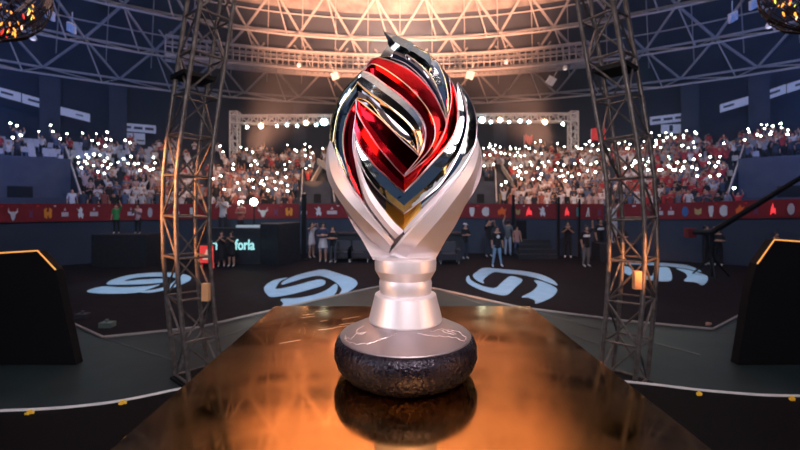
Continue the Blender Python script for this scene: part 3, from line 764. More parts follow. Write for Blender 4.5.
for body, px_, sz in (('in', 210, .62), ('forla', 235, .62)):
    fc = bpy.data.curves.new('lettering', 'FONT'); fc.body = body; fc.size = sz; fc.extrude = .01; fc.offset = .008
    to = bpy.data.objects.new('lettering_text', fc); COL.objects.link(to)
    dg = bpy.context.evaluated_depsgraph_get(); dg.update(); tm_ = bpy.data.meshes.new_from_object(to.evaluated_get(dg)); bpy.data.objects.remove(to)
    tm_.materials.clear(); tm_.materials.append(cyantext)
    lo = link('lettering', tm_, root); lo.location = rel(px_, 16.86, .62); lo.rotation_euler = (PI/2, 0, 0); lo['label'] = 'cyan lit lettering'
    lo.scale = (.72, 1, 1)
b = MB(); b.box((X(199, 15.9), 15.8, .15), (X(214, 15.9), 15.95, .95)); o = b.build('screen_panel', casem); tag(o, 'small red lit screen on the floor behind the left lattice tower', 'screen')
b = MB(); b.box((X(200, 15.8), 15.76, .22), (X(213.5, 15.8), 15.80, .90)); b.box((X(200.5, 15.8), 15.8, 0), (X(201.5, 15.8), 15.9, .2)); b.box((X(212, 15.8), 15.8, 0), (X(213, 15.8), 15.9, .2)); q = b.build('display', redscreen, o)
b = MB(); b.prism([(X(202, 15.7), 15.74, .35), (X(207, 15.7), 15.74, .35), (X(212, 15.7), 15.74, .75), (X(206, 15.7), 15.74, .75)], (0, .02, 0)); b.build('pale_stripe', mat('pale_stripe', (.8, .5, .4), .5, emit=(1, .6, .45), estr=.5), o)
# long desk
b = MB(); b.box((X(332, 18.6), 18.4, 0), (X(462, 18.6), 19.1, 1.15)); b.box((X(330, 18.6), 18.3, 1.15), (X(464, 18.6), 19.2, 1.22))
tag(b.build('long_desk', casem), 'long black desk running behind the trophy stem', 'desk')
def armchair(px, feet, lab):
    p = PX(px, feet, z=0); root = empty('armchair', lab, 'armchair', 'black lounge chairs by the long desk', p)
    m_ = mat('black_leather', (.03, .033, .045), .4)
    MB().box((-.32, -.35, .18), (.32, .30, .42)).build('seat', m_, root)
    MB().prism([(-.36, .25, .2), (.36, .25, .2), (.34, .38, .88), (-.34, .38, .88)], (0, .14, 0)).build('backrest', m_, root)
    for s in (-1, 1):
        MB().box((s*.40-.08, -.38, .15), (s*.40+.08, .36, .60)).build('armrest', m_, root)
        for y in (-.3, .3): MB().tube((s*.38, y, 0), (s*.38, y, .16), .025, 6).build('leg', roofmetal, root)
armchair(341.5, 261, 'black leather armchair next to the person with folded arms')
armchair(359.5, 261, 'black leather armchair closer to the trophy stem, left side')
armchair(449, 263, 'black leather armchair right of the trophy stem')
for px, py, r_, lab in ((241, 203, .11, 'bright white lamp on a stand above the control desk, left one'), (254, 202, .17, 'largest bright white lamp on a stand above the control desk')):
    Y = 18.35; p = PX(px, py, Y); root = empty('desk_lamp', lab, 'lamp', None, (p.x, Y, 1.1))
    MB().tube((0, 0, 0), (0, 0, p.z-1.1), .03, 6).build('stand', blackm, root)
    b = MB(); b.lathe([(.01, -.06), (r_*.7, -.04), (r_, 0), (r_, .03)], n=14); b.v = [(v[0], v[2]-.05, v[1]+p.z-1.1) for v in b.v]; b.build('lens', lampwhite, root)
def flag(px, py, wpx, hpx, n, col, lab):
    p, rz = on_row(px, n, .3); Y = p.y; zc = CZ-(py-205)/400*Y-p.z; w_, h_ = wpx/400*Y, hpx/400*Y
    root = empty('flag', lab, 'flag', None, p); root.rotation_euler.z = rz
    MB().tube((0, 0, .9), (0, 0, zc+h_*.6), .02, 6).build('pole', roofmetal, root)
    b = MB(); N = 10; vs = []
    for i in range(N+1):
        for j in (0, 1):
            for t in (0, .012): vs.append((w_*i/N, .09*math.sin(i*1.1)+t, zc+h_*(j-.45)+.1*math.sin(i*.7)))
    fs = []
    for i in range(N):
        a = i*4; fs += [(a, a+4, a+6, a+2), (a+1, a+3, a+7, a+5), (a, a+1, a+5, a+4), (a+2, a+6, a+7, a+3)]
    fs += [(0, 2, 3, 1), (N*4, N*4+1, N*4+3, N*4+2)]
    b.add(vs, fs); b.build('cloth', mat('flag_%d' % int(col[0]*99+col[1]*9), col, .8), root, smooth=60)
flag(591, 136, 13, 12, 7, (.75, .06, .07), 'red flag waving over the crowd left of the right tower')
flag(524, 140, 8, 8, 7, (.55, .10, .10), 'small dark red flag over the crowd right of the trophy')
def fascia(px0, px1, n, h, col, lab):
    A, _ = on_row(px0, n, .02); B, _ = on_row(px1, n, .02); d = (B-A); nr = Vector((d.y, -d.x, 0)).normalized()*.05
    q = [A+nr+Vector((0, 0, .75)), B+nr+Vector((0, 0, .75)), B+nr+Vector((0, 0, .75-h)), A+nr+Vector((0, 0, .75-h))]
    o = MB().prism(q, nr*.4).build('cloth_banner', mat('cloth_%d' % int(col[0]*99), col, .8)); tag(o, lab, 'cloth banner')
fascia(528, 545, 3, .95, (.50, .42, .44), 'pale pinkish cloth banner hung in the stand right of the trophy')
fascia(499, 512, 3, .95, (.34, .22, .10), 'brownish cloth banner with yellow top hung near the right ramp')
fascia(590, 607, 3, .95, (.42, .45, .52), 'pale blue-grey cloth banner hung left of the right tower')
# poles
for px, Y, h, r, lab in ((304, 18.2, 3.0, .11, 'thick black upright stand in front of the red banner left of the trophy'), (513.5, 20.3, 3.0, .07, 'thin black pole between two banners right of the trophy'),
                      (579.5, 19.9, 2.8, .05, 'thin black pole in front of the teal banner mark'), (559, 20.3, 2.9, .05, 'thin black pole between the flame banner and the next one')):
    lim = ray_ell(px, -.45); Y = min(Y, lim.y); root = empty('pole_stand', lab, 'pole', None, (X(px, Y), Y, 0))
    MB().tube((0, 0, 0), (0, 0, h), r, 8).build('pole', blackm, root); MB().lathe([(.3, 0), (.3, .04), (.05, .06)], n=16).build('base', blackm, root)
# black case table
p = PX(744, 252, z=0); root = empty('equipment_case', 'wide black equipment case standing right of the camera crane', 'case', None, p)
MB().box((-.6, 0, .08), (.6, .6, .85)).build('body', casem, root); MB().box((-.62, -.02, .85), (.62, .62, .95)).build('lid', blackm, root)
for s in (-1, 1): MB().tube((s*.5, .1, .05), (s*.5, .16, .05), .05, 10).build('caster', blackm, root)
# camera crane
root = empty('camera_crane', 'long black camera crane arm rising to the right across the red banner', 'camera crane', None, (X(712, 14), 14, 0))
c0 = Vector((X(712, 14), 14, 0)); pv = Vector((0, 0, 1.55))
MB().tube((0, 0, 0.0), pv, .06, 8).build('column', blackm, root)
for a in (0, 2.1, 4.2): MB().tube((0, 0, .7), (.6*math.cos(a), .6*math.sin(a), 0), .03, 6).build('leg', blackm, root)
far = PX(800, 178, 12.4)-c0; near = PX(690, 232, 14.4)-c0
MB().path([near, pv, far, far+(far-pv)*.15], .08, 8, radii=[.10, .10, .07, .06]).build('boom', blackm, root)
b = MB(); b.box((-.14, -.12, -.2), (.14, .12, .14)); o = b.build('counterweight', mat('dull_red', (.14, .012, .016), .6), root); o.location = near; o['label'] = 'dull red counterweight'
# small things on the dark floor
for px, py, lab in ((107, 327, 'tiny pale floor box beyond the left end of the stage deck'), (82.5, 318, 'tiny dark floor box left of the pale one')):
    p = PX(px, py, z=0); b = MB(); b.prism([(-.12, -.08, 0), (.12, -.08, 0), (.12, .1, 0), (-.12, .1, 0)], (0, 0, .1)); b.tube((0, 0, .1), (0, 0, .16), .03, 8)
    o = b.build('floor_box', mat('box_'+str(int(px)), (.16, .22, .2) if px > 100 else (.06, .06, .07), .5)); o.location = p; tag(o, lab, 'floor box')

# ------------------------------------------------------------------ floor emblems: projected light laid down as decals
def emblem(polys, lab, off=(0, 0), sc=1):
    root = None; pts0 = None; b = MB()
    for poly in polys:
        P = catmull_closed([(x, y) for x, y in poly]) if len(poly) > 4 else poly
        pts = [PX(x, y, z=0.004) for x, y in P]
        b.prism([Vector((p.x, p.y, .004)) for p in pts], (0, 0, .008))
    o = b.build('projected_floor_emblem', logom); tag(o, lab, 'floor emblem', 'projected pale blue emblems on the arena floor'); return o
def catmull_closed(P, k=5):
    P = [Vector((p[0], p[1], 0)) for p in P]; n = len(P); out = []
    for i in range(n):
        a, b_, c, d = P[i-1], P[i], P[(i+1) % n], P[(i+2) % n]
        for j in range(k):
            t = j/k; q = .5*((2*b_)+(c-a)*t+(2*a-5*b_+4*c-d)*t*t+(3*b_-a-3*c+d)*t**3); out.append((q.x, q.y))
    return out
def A2(L): return [(255+x*.1375, 262+y*.1374) for x, y in L]
def A3(L): return [(455+x*.1375, 260+y*.1374) for x, y in L]
def A1(L): return [(80+x*.15, 262+y*.15) for x, y in L]
def A4(L): return [(610+x*.1375, 255+y*.1375) for x, y in L]
emblem([A2([(65, 195), (90, 160), (150, 130), (235, 115), (185, 140), (158, 175), (160, 198), (300, 170), (400, 142), (470, 128), (510, 140), (500, 168), (420, 195), (280, 232), (130, 256), (85, 235)]),
        A2([(195, 165), (210, 140), (290, 102), (400, 72), (500, 56), (600, 82), (710, 120), (745, 155), (720, 190), (660, 225), (615, 235), (630, 200), (600, 160), (540, 122), (460, 100), (360, 118), (270, 145)]),
        A2([(190, 272), (320, 262), (430, 240), (520, 205), (585, 160), (600, 190), (575, 240), (520, 272), (420, 300), (330, 318), (240, 330), (125, 335), (185, 325), (205, 300)])],
       'projected pale blue looped emblem on the floor left of the trophy, above the table edge')
emblem([A3([(130, 115), (160, 85), (215, 58), (350, 68), (500, 82), (620, 105), (710, 145), (745, 185), (680, 165), (590, 132), (480, 108), (380, 98), (290, 88), (230, 120), (205, 150), (210, 170), (160, 150)]),
        A3([(80, 140), (100, 115), (120, 150), (200, 190), (290, 205), (340, 165), (400, 120), (460, 130), (490, 150), (440, 200), (375, 255), (280, 245), (180, 215), (100, 175)]),
        A3([(575, 150), (640, 160), (735, 205), (735, 240), (690, 280), (590, 318), (580, 295), (530, 275), (485, 270), (560, 230), (600, 185)])],
       'projected pale blue looped emblem on the floor right of the trophy, by the pale jeans')
emblem([A1([(180, 150), (215, 120), (330, 88), (480, 72), (620, 72), (720, 90), (740, 115), (690, 145), (610, 175), (480, 205), (400, 200), (520, 180), (600, 150), (640, 110), (560, 98), (430, 100), (340, 112), (300, 128), (420, 118), (560, 112), (560, 135), (420, 148), (300, 152)]),
        A1([(45, 195), (150, 165), (300, 170), (450, 162), (530, 152), (450, 185), (380, 205), (250, 212), (120, 210)])],
       'projected pale blue emblem on the floor behind the left lattice tower')
emblem([A4([(100, 55), (150, 45), (260, 52), (420, 60), (560, 75), (650, 110), (655, 122), (560, 100), (420, 82), (300, 75), (180, 70), (120, 68)]),
        A4([(70, 105), (90, 82), (150, 92), (190, 118), (240, 140), (300, 155), (320, 120), (350, 92), (430, 98), (445, 185), (330, 188), (230, 172), (130, 145)]),
        A4([(480, 98), (580, 112), (690, 145), (712, 165), (705, 195), (670, 220), (620, 200), (540, 190), (560, 160), (545, 130)])],
       'projected pale blue emblem on the floor behind the right lattice tower')
for px, py, sz, en in ((310, 288, 24, 1000), (512, 286, 24, 1000), (140, 283, 22, 1500), (663, 272, 22, 1500)):
    t = PX(px, py, z=0)
    spot('emblem_light', (t.x*.8, t.y-.5, 11), t, en, (.55, .8, 1), sz, .5, .1)

# ------------------------------------------------------------------ stage deck and upper stage
DZ, SZ = .9, 1.2
far_edge = [(-30, 322), (68, 322), (103, 338), (200, 328), (250, 316), (350, 293), (398, 283), (440, 290), (520, 308), (620, 321), (713, 330), (745, 313), (830, 300)]
pts = []
for x, y in far_edge:
    p = PX(x, y, z=DZ); pts.append((p.x, p.y))
pts = [(-9.5, -6.9)]+[(-9.5, pts[0][1])]+pts[1:-1]+[(9.5, pts[-1][1]), (9.5, -6.9)]
b = MB(); b.prism([Vector((x, y, 0)) for x, y in pts], (0, 0, DZ)); o = b.build('stage_deck', deck); tag(o, 'grey-blue lower stage deck with a pointed far edge around the table', 'stage')
b = MB()
lip = [Vector((x, y, DZ+.01)) for x, y in pts[2:-2]]
b.path(lip, .018, 6); q = b.build('edge_strip', mat('dull_edge', (.30, .30, .32), .5), o); q['label'] = 'thin pale metal edge strip'
for a, c_ in (((103, 338), (178, 362)), ((310, 305), (200, 345)), ((520, 308), (700, 355)), ((713, 330), (742, 339)), ((250, 316), (300, 330)), ((440, 290), (600, 345))):
    MB().path([PX(*a, z=DZ)+Vector((0, 0, .004)), PX(*c_, z=DZ)+Vector((0, 0, .004))], .006, 4).build('panel_joint', mat('dull_edge2', (.16, .17, .19), .5), o)
near = [(-60, 414), (0, 412), (60, 409), (120, 402), (190, 388), (260, 378), (400, 372), (540, 376), (640, 384), (700, 391), (760, 396), (800, 397), (860, 398)]
ne = [PX(x, y, z=SZ) for x, y in near]
ne = catmull(ne, 60)
poly = [Vector((v.x, v.y, DZ+.002)) for v in ne]+[Vector((9.4, ne[-1].y, DZ+.002)), Vector((9.4, -6.8, DZ+.002)), Vector((-9.4, -6.8, DZ+.002)), Vector((-9.4, ne[0].y, DZ+.002))]
b = MB(); b.prism(poly, (0, 0, SZ-DZ-.002)); o = b.build('upper_stage', stageblack); tag(o, 'black upper stage floor with a curved pale front edge under the table', 'stage')
b = MB(); b.path([Vector((v.x, v.y+.012, SZ-.004)) for v in ne], .016, 6); q = b.build('edge_strip', edgewhite, o); q['label'] = 'curved pale edge strip'
for px, py, lab in ((30, 414, 'small yellow tape tab on the stage at far left'), (123, 404, 'small yellow tape tab on the stage next to the left table corner'), (699, 395, 'small yellow tape tab on the stage next to the right table corner'), (792, 400, 'small yellow tape tab on the stage at far right')):
    p = PX(px, py, z=SZ); b = MB(); b.prism([(-.022, -.014, 0), (.006, -.016, 0), (.004, -.004, 0), (.024, .0, 0), (.014, .016, 0), (-.004, .004, 0), (-.012, .012, 0)], (0, 0, .012))
    b.prism([(-.012, -.01, .012), (.01, -.008, .012), (.006, .008, .012), (-.008, .006, .012)], (0, 0, .012))
    o = b.build('tape_tab', yellow); o.location = (p.x, p.y, SZ+.001); tag(o, lab, 'tape')
o = MB().prism([(-.05, -.02, 0), (0, -.03, 0), (.05, .0, 0), (0, .03, 0)], (0, 0, .03)).build('tape_tab', mat('pinkish_tape', (.6, .4, .35), .6)); o.location = PX(711, 326, z=DZ)+Vector((0, .05, .0)); tag(o, 'pinkish scrap of tape at the deck corner right of the tower', 'tape')
# black side booths
def booth(sgn, prof, lab):
    Y = 4.0
    pts = [PX(x, y, Y) for x, y in prof]; pts = [Vector((p.x, p.y, max(p.z, DZ+.001))) for p in pts]
    root = MB().prism(pts, (0, .09, 0)).build('player_booth', blackm); tag(root, lab, 'booth', 'black booths at the sides of the deck')
    b = MB(); b.path([PX(x, y, Y-.0)+Vector((0, -.005, .004)) for x, y in (prof[1:4])], .007, 6); q = b.build('glow_edge', amber, root); q['label'] = 'thin metal edge with orange light painted on as glow'
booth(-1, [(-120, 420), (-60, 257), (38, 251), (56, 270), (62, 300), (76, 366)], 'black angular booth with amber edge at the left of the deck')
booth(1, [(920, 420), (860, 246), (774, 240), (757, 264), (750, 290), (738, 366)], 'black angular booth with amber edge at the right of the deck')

# ------------------------------------------------------------------ lattice towers
def tower(cl, Y, hw, rot, lab, boxpy, platepy, sx):
    base = PX(cl[-1][0], 0, Y); base.z = DZ
    root = empty('truss_tower', lab, 'truss tower', 'lattice towers at both sides of the table', base)
    pts = []
    for x, y in reversed(cl):
        p = PX(x, y, Y); pts.append(p-base)
    sp = catmull(pts, 40); sp[0].z = .03
    b = MB(); cs = boxtruss(b, sp, hw, .37, .020, .0095, rotz=rot, n=8); b.build('lattice', towermetal, root, smooth=50)
    MB().box((-hw*1.25, -hw*1.25, 0), (hw*1.25, hw*1.25, .02), M=Matrix.Rotation(rot, 4, 'Z')).build('base_plate', blackm, root)
    p = PX(platepy[0], platepy[1], Y)-base
    MB().box((-hw*.98, -hw*.98, -.02), (hw*.98, hw*.98, .02), M=Matrix.Translation(p) @ Matrix.Rotation(rot, 4, 'Z')).build('joint_plate', blackm, root)
    p = PX(boxpy[0], boxpy[1], Y-.26)-base
    q = MB().box((-.03, -.02, -.075), (.03, .02, .075), M=Matrix.Translation(p)).build('junction_box', mat('tan_box', (.8, .42, .2), .6), root); q['label'] = 'small tan junction box'
tower([(219, -60), (214, -20), (211, 0), (202, 60), (196, 100), (188, 160), (186, 205), (187, 260), (192, 320), (199, 378)], 3.7, .145, PI/4+.10, 'tall bowed lattice truss tower left of the trophy', (206, 292), (193, 78), -1)
tower([(592, -60), (598, -20), (601, 0), (611, 60), (618, 100), (628, 160), (632, 205), (633, 260), (629, 320), (623, 380)], 3.6, .145, PI/4-.10, 'tall bowed lattice truss tower right of the trophy', (637, 280), (616, 70), 1)

# ------------------------------------------------------------------ floodlights hung in the roof
def flood(px, py, Y, s, lab, grid=False, m_=None, tilt=0):
    p = PX(px, py, Y); root = empty('flood_lamp', lab, 'flood lamp', 'unlit flood lamps hung in the roof', p); root.rotation_euler = (.5, tilt, 0)
    w_ = s/400*Y
    MB().box((-w_/2, 0, -w_/2), (w_/2, .15, w_/2)).build('housing', roofmetal, root)
    MB().tube((0, .1, w_/2), (0, .1, w_/2+.7), .03, 5).build('hanger', roofmetal, root)
    g = .06*w_
    for ix in (-1, 1):
        for iz in ((-1, 1) if grid else (0,)):
            if grid: MB().box((ix*w_/4-w_/4+g, -.04, iz*w_/4-w_/4+g), (ix*w_/4+w_/4-g, 0, iz*w_/4+w_/4-g)).build('glass', m_ or floodm, root)
            else: MB().box((ix*w_/4-w_/4+g, -.04, -w_/2+g), (ix*w_/4+w_/4-g, 0, w_/2-g)).build('glass', m_ or floodm, root)
flood(49, 15, 24, 9, 'four-pane flood lamp nearest the glitter cluster, upper left roof', True, tilt=.5)
flood(70.5, 28, 25, 9, 'four-pane flood lamp second from the glitter cluster, upper left roof', True, tilt=.5)
flood(755, 4, 24, 9, 'four-pane flood lamp nearest the glitter cluster, upper right roof', True, tilt=-.5)
flood(734, 17, 25, 9, 'four-pane flood lamp second from the glitter cluster, upper right roof', True, tilt=-.5)
flood(335, 76, 35, 7, 'pale square flood lamp in the orange roof left of the trophy crest', tilt=-.3)
flood(470, 75, 35, 8, 'pale square flood lamp in the orange roof directly right of the trophy crest', tilt=.3)
flood(551, 81, 35, 8, 'pale square flood lamp in the orange roof closer to the right tower', tilt=.5)
for px, py, lab in ((299, 66, 'small round lamp in the orange roof left of the trophy'), (506, 63, 'small round lamp in the orange roof right of the trophy'), (565, 69, 'small round lamp close to the right tower in the roof'),
                    (33, 39, 'small round bluish lamp in the upper left roof'), (769, 27, 'small round bluish lamp in the upper right roof')):
    p = PX(px, py, 33 if 200 < px < 600 else 24); root = empty('round_lamp', lab, 'lamp', None, p)
    MB().lathe([(.06, .25), (.14, .2), (.2, 0), (.18, -.02)], n=14).build('shade', white, root, smooth=50); MB().tube((0, 0, .25), (0, 0, .9), .02, 5).build('rod', roofmetal, root)
    MB().lathe([(.01, -.1), (.1, -.07), (.14, 0)], n=12).build('bulb', mat('bulb', (.9, .9, .9), .5, emit=(1, .85, .8), estr=.8), root, smooth=60)

# ------------------------------------------------------------------ glitter clusters in the top corners
gm = [mat('bead_gold', (.8, .35, .05), .3, emit=(1, .40, .06), estr=1.6), mat('bead_red', (.6, .03, .02), .3, emit=(1, .06, .03), estr=1.0), mat('bead_lime', (.6, .8, .1), .3, emit=(.7, .8, .12), estr=1.6), mat('bead_pale', (.9, .5, .3), .3, emit=(1, .5, .3), estr=2.0)]
netm = mat('dark_tinsel', (.05, .03, .028), .35, .6)
for sx, cx, cy, rx, ry, lab in ((-1, -12, -8, 54, 48, 'hanging glitter garland of red and gold lights, upper left corner'), (1, 820, -14, 50, 46, 'hanging glitter garland of red and gold lights, upper right corner')):
    Y = 3.0; c = PX(cx, cy, Y); root = empty('glitter_garland', lab, 'garland', None, c)
    b = MB(); rnd = random.Random(5+sx)
    def surf(u, v): # u angle, v -1..1
        return Vector((rx/400*Y*math.cos(u)*math.sqrt(max(0, 1-v*v)), .32*math.sin(u)*math.sqrt(max(0, 1-v*v)), ry/400*Y*v))
    for k in range(80):
        u = rnd.uniform(0, 2*PI); sk = rnd.uniform(.3, .9)*sx*-1
        b.path([surf(u+sk*v, v) for v in (-.98, -.8, -.55, -.25, 0, .3, .6, .9)], .0045, 4)
    for v in (-.7, -.35, 0, .35, .7): b.path([surf(2*PI*k/20, v) for k in range(20)], .004, 4, closed=True)
    b.build('wire_net', netm, root)
    for k in range(96):
        u = rnd.uniform(PI*1.45, PI*1.99) if sx < 0 else rnd.uniform(PI*1.01, PI*1.55); v = rnd.uniform(-.95, .3); p = surf(u, v)*rnd.uniform(1.0, 1.06)
        r = rnd.uniform(.0035, .0075); L = rnd.uniform(1.5, 4)
        bb = MB(); bb.lathe([(.001, -r*L), (r*.7, -r*.6*L), (r, 0), (r*.7, r*.6*L), (.001, r*L)], n=6)
        o = bb.build('light_bead', gm[rnd.choice([0, 0, 1, 1, 0, 2, 3])], root, smooth=80); o.location = p; o.rotation_euler = (0, rnd.uniform(-.6, .6), 0)

# ------------------------------------------------------------------ display table
TZ = 2.1
troot = empty('display_table', 'square copper-gold mirror-polished table under the trophy', 'table', loc=(0, 1.1, SZ))
tl = [(-.475, .65), (.512, .65), (.515, 1.584), (-.495, 1.584)]
b = MB(); b.prism([Vector((x, y-1.1, TZ-.025-SZ)) for x, y in tl], (0, 0, .025)); o = b.build('tabletop', tabletop_m, troot)
md = o.modifiers.new('bev', 'BEVEL'); md.width = .002; md.segments = 2
b = MB(); b.prism([Vector((x*.985, (y-1.1)*.985, 0)) for x, y in tl], (0, 0, TZ-.0255-SZ)); b.build('plinth_body', mat('copper_side', (.5, .24, .07), .35, 1, noise=(6, (.4, .2, .06))), troot)
b = MB(); rnd = random.Random(3)
for k in range(9):
    a = rnd.uniform(.25, .7); x, y = rnd.uniform(-.36, -.18), rnd.uniform(1.15, 1.5)-1.1; L = rnd.uniform(.02, .07)
    b.path([(x, y, TZ-SZ+.0003), (x+L*math.cos(a), y+L*math.sin(a), TZ-SZ+.0003)], .0006, 4)
b.build('scratches', mat('scratch', (.95, .75, .5), .5, 1), troot)

# ------------------------------------------------------------------ trophy
YC = .966; XC = (405.5-400)/400*YC
tr = empty('trophy', 'large flame-shaped trophy in red and silver on a hammered black base', 'trophy', loc=(XC, YC, TZ))
def L_(v): return Vector(v)-Vector((XC, YC, TZ))
b = MB(); b.lathe([(.10, 0.001), (.138, .001), (.150, .008), (.163, .024), (.1705, .046), (.1695, .068), (.163, .084), (.1575, .0885), (.15, .0885)], n=96)
b.build('base_ring', blackrock, tr, smooth=40)
b = MB(); b.lathe([(.1, .08), (.1555, .0882), (.1565, .0905), (.1548, .0925), (.087, .1235), (.06, .1235)], n=96); base_top = b.build('base_cone', rosesilver, tr, smooth=25)
b = MB(); b.lathe([(.07, .121), (.0875, .1235), (.0885, .127), (.0755, .178), (.0735, .186), (.067, .1895), (.05, .1895)], n=72); b.build('collar', silver, tr, smooth=25)
b = MB(); b.lathe([(.05, .187), (.061, .189), (.063, .2), (.0635, .214), (.0615, .2235), (.0735, .245), (.0745, .262), (.0735, .272), (.068, .276), (.01, .276)], n=72); b.build('neck', silver, tr, smooth=20)
# engraved outline on the cone
def cone(u, r):   # u angle (0 = towards viewer), r radius
    return Vector((r*math.sin(u), -r*math.cos(u), .0925+(.1548-r)/(.1548-.087)*(.1235-.0925)+.0004))
eng = []
rnd = random.Random(11)
def jag(pts, amp=.0025):
    out = []
    for (a, r0), (c_, r1) in zip(pts, pts[1:]):
        for k in range(7):
            t = k/7; out.append(cone(a+(c_-a)*t+rnd.uniform(-.02, .02), r0+(r1-r0)*t+rnd.uniform(-amp, amp)))
    out.append(cone(*pts[-1])); return out
for pts_ in ([(-.95, .11), (-1.15, .125), (-1.05, .14), (-1.3, .147), (-1.1, .150), (-.85, .146), (-.6, .130), (-.42, .112), (-.22, .096)],
             [(-1.3, .10), (-1.25, .12), (-1.05, .125), (-.95, .11)],
             [(.28, .094), (.5, .105), (.75, .115), (1.0, .13), (1.05, .147), (1.2, .148), (1.3, .13), (1.2, .115), (.95, .10), (.6, .095)],
             [(.9, .104), (1.0, .118), (1.15, .126), (1.05, .11), (1.25, .12)]):
    b = MB(); b.path(jag(pts_), .0005, 4); q = b.build('engraving', mat('engraving', (1, .85, .82), .5, 1), tr); q['label'] = 'thin engraved map outline'
# body core
def tw(px, py, ex=0., back=False):
    u = (px-404)/80.; v = (py-130)/122.
    d = .105*math.sqrt(max(0, 1-u*u-v*v))
    Y = YC+d-ex if back else YC-d-ex
    return L_(((px-400)/400*Y, Y, CZ-(py-205)/400*Y))
sil = [(47, 392, 402), (54, 386, 424), (62, 378, 434), (70, 366, 442), (80, 356, 450), (90, 348, 458), (100, 342, 464), (110, 337, 469), (120, 335, 472), (135, 334, 473), (150, 338, 469), (165, 346, 460), (180, 356, 446), (195, 369, 431), (210, 384, 418), (224, 398, 409), (229, 403, 405)]
b = MB(); n = 32; vs = []
for py, l, r in sil:
    cx = (l+r)/2; hw = (r-l)/2/400*YC; z = CZ-(py-205)/400*YC-TZ; x0 = (cx-400)/400*YC-XC
    dep = .097*math.sqrt(max(0.0, 1-((py-130)/112)**2))*min(1, hw/.06)+.004
    vs += [(x0+hw*math.cos(2*PI*k/n), dep*math.sin(2*PI*k/n), z) for k in range(n)]
m = len(sil)
b.add(vs, [(i*n+k, i*n+(k+1) % n, (i+1)*n+(k+1) % n, (i+1)*n+k) for i in range(m-1) for k in range(n)]+[tuple(range(n)), tuple((m-1)*n+k for k in range(n-1, -1, -1))])
q = b.build('bud_core', smoke, tr, smooth=60); q['label'] = 'smoky dark mirror core of the bud'
def ribbon(name, A, B, m_, prof, N=48, thick=.014, trim=None, lab=None, back=False, trimr=.0014, ea=0, eb=0, ang=22):
    """strip between boundary lines A and B; prof = [(s, lift)] across"""
    a = catmull([(x, y, 0) for x, y in A], N); c = catmull([(x, y, 0) for x, y in B], N)
    b = MB(); vs = []; K = len(prof)
    for i in range(N):
        for s, h in prof:
            q = a[i].lerp(c[i], s); wdt = min(1, (a[i]-c[i]).length/10)
            vs.append(tw(q.x, q.y, h*wdt+ea*(1-s)+eb*s, back))
        for s in (1, 0):
            q = a[i].lerp(c[i], s); vs.append(tw(q.x, q.y, -thick if not back else thick, back))
    M_ = K+2
    fs = [(i*M_+k, i*M_+(k+1) % M_, (i+1)*M_+(k+1) % M_, (i+1)*M_+k) for i in range(N-1) for k in range(M_)]
    fs += [tuple(range(M_)), tuple((N-1)*M_+k for k in range(M_-1, -1, -1))]
    b.add(vs, fs); bm_name = b
    o = b.build(name, m_, tr, smooth=ang)
    if lab: o['label'] = lab
    if trim:
        t = MB()
        for cur, ee, hh in ((a, ea, prof[0][1]), (c, eb, prof[-1][1])):
            t.path([tw(p.x, p.y, ee+hh+.0004, back) for p in cur], trimr, 5)
        t.build('edge_trim', trim, o)
    return o
rid = lambda h, s=.5: [(0, .004), (s, h), (1, .004)]
con = [(0, .006), (.25, .001), (.5, -.001), (.75, .001), (1, .006)]
# crest
ribbon('crest', [(383, 31), (390, 33), (400, 37), (413, 43), (414, 49)], [(383, 31), (387, 40), (389, 47), (395, 52), (405, 55)], darkchrome, rid(.016), 26, trim=None, lab='pointed silver flame tip')
ribbon('crest', [(389, 43), (396, 45), (398, 50)], [(379, 58), (386, 57), (392, 57)], chrome, rid(.006), 12, trim=goldtrim, trimr=.0010)
ribbon('crest', [(402, 46), (414, 45.5), (420, 49), (428, 53), (432, 60), (434, 66)], [(402, 52), (409, 56), (416, 61), (422, 66), (428, 72), (432, 77)], darkchrome, rid(.015), 26, trim=goldtrim, trimr=.0010)
ribbon('crest', [(428, 62), (433, 59), (437, 61), (441, 68), (445, 78), (448, 92), (449, 104), (447, 121)], [(428, 70), (431, 76), (435, 83), (438, 90), (441, 97), (443, 105), (445, 113), (446.5, 121)], chrome, rid(.012, .4), 30, trim=goldtrim, trimr=.0010)
# smoked glass ribbon below the crest
ribbon('smoked_ribbon', [(395, 49), (400, 51), (410, 57), (420, 65), (429, 75), (436, 86), (441, 97), (445, 110), (446.5, 122)], [(391, 58), (397, 60), (406, 64), (415, 71), (424, 80), (432, 91), (438, 102), (443, 113), (446, 122)], smoke, rid(.009), 40, trim=pinktrim, lab='dark plum mirror ribbon')
# big red hook: bright facet, then one with dark reflection put into its colour
O1 = [(364, 70), (369, 62), (376, 58), (386, 59.5), (400, 65), (412, 72), (424, 82.5), (433, 94), (440, 107), (446, 123), (443, 135), (436, 147), (426, 160), (404, 177)]
M1 = [(364, 71), (368, 66), (374, 64), (385, 69), (398, 78), (410, 88), (421, 100), (429, 111), (434, 123), (435, 135), (432, 145), (427, 153), (418, 163), (404, 176)]
I1 = [(364, 71), (367, 72), (373, 75), (385, 84), (400, 95), (412, 106), (420, 115), (424.5, 124), (426, 134), (425, 142), (423.5, 149), (419, 157), (412, 166), (404, 175)]
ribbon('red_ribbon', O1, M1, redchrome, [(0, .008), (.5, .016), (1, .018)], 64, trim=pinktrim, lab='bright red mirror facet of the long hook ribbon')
ribbon('red_ribbon', M1, I1, redchrome_shaded, [(0, .018), (.4, .009), (1, .006)], 64, trim=pinktrim, trimr=.0011, lab='darker red mirror facet of the long hook ribbon')
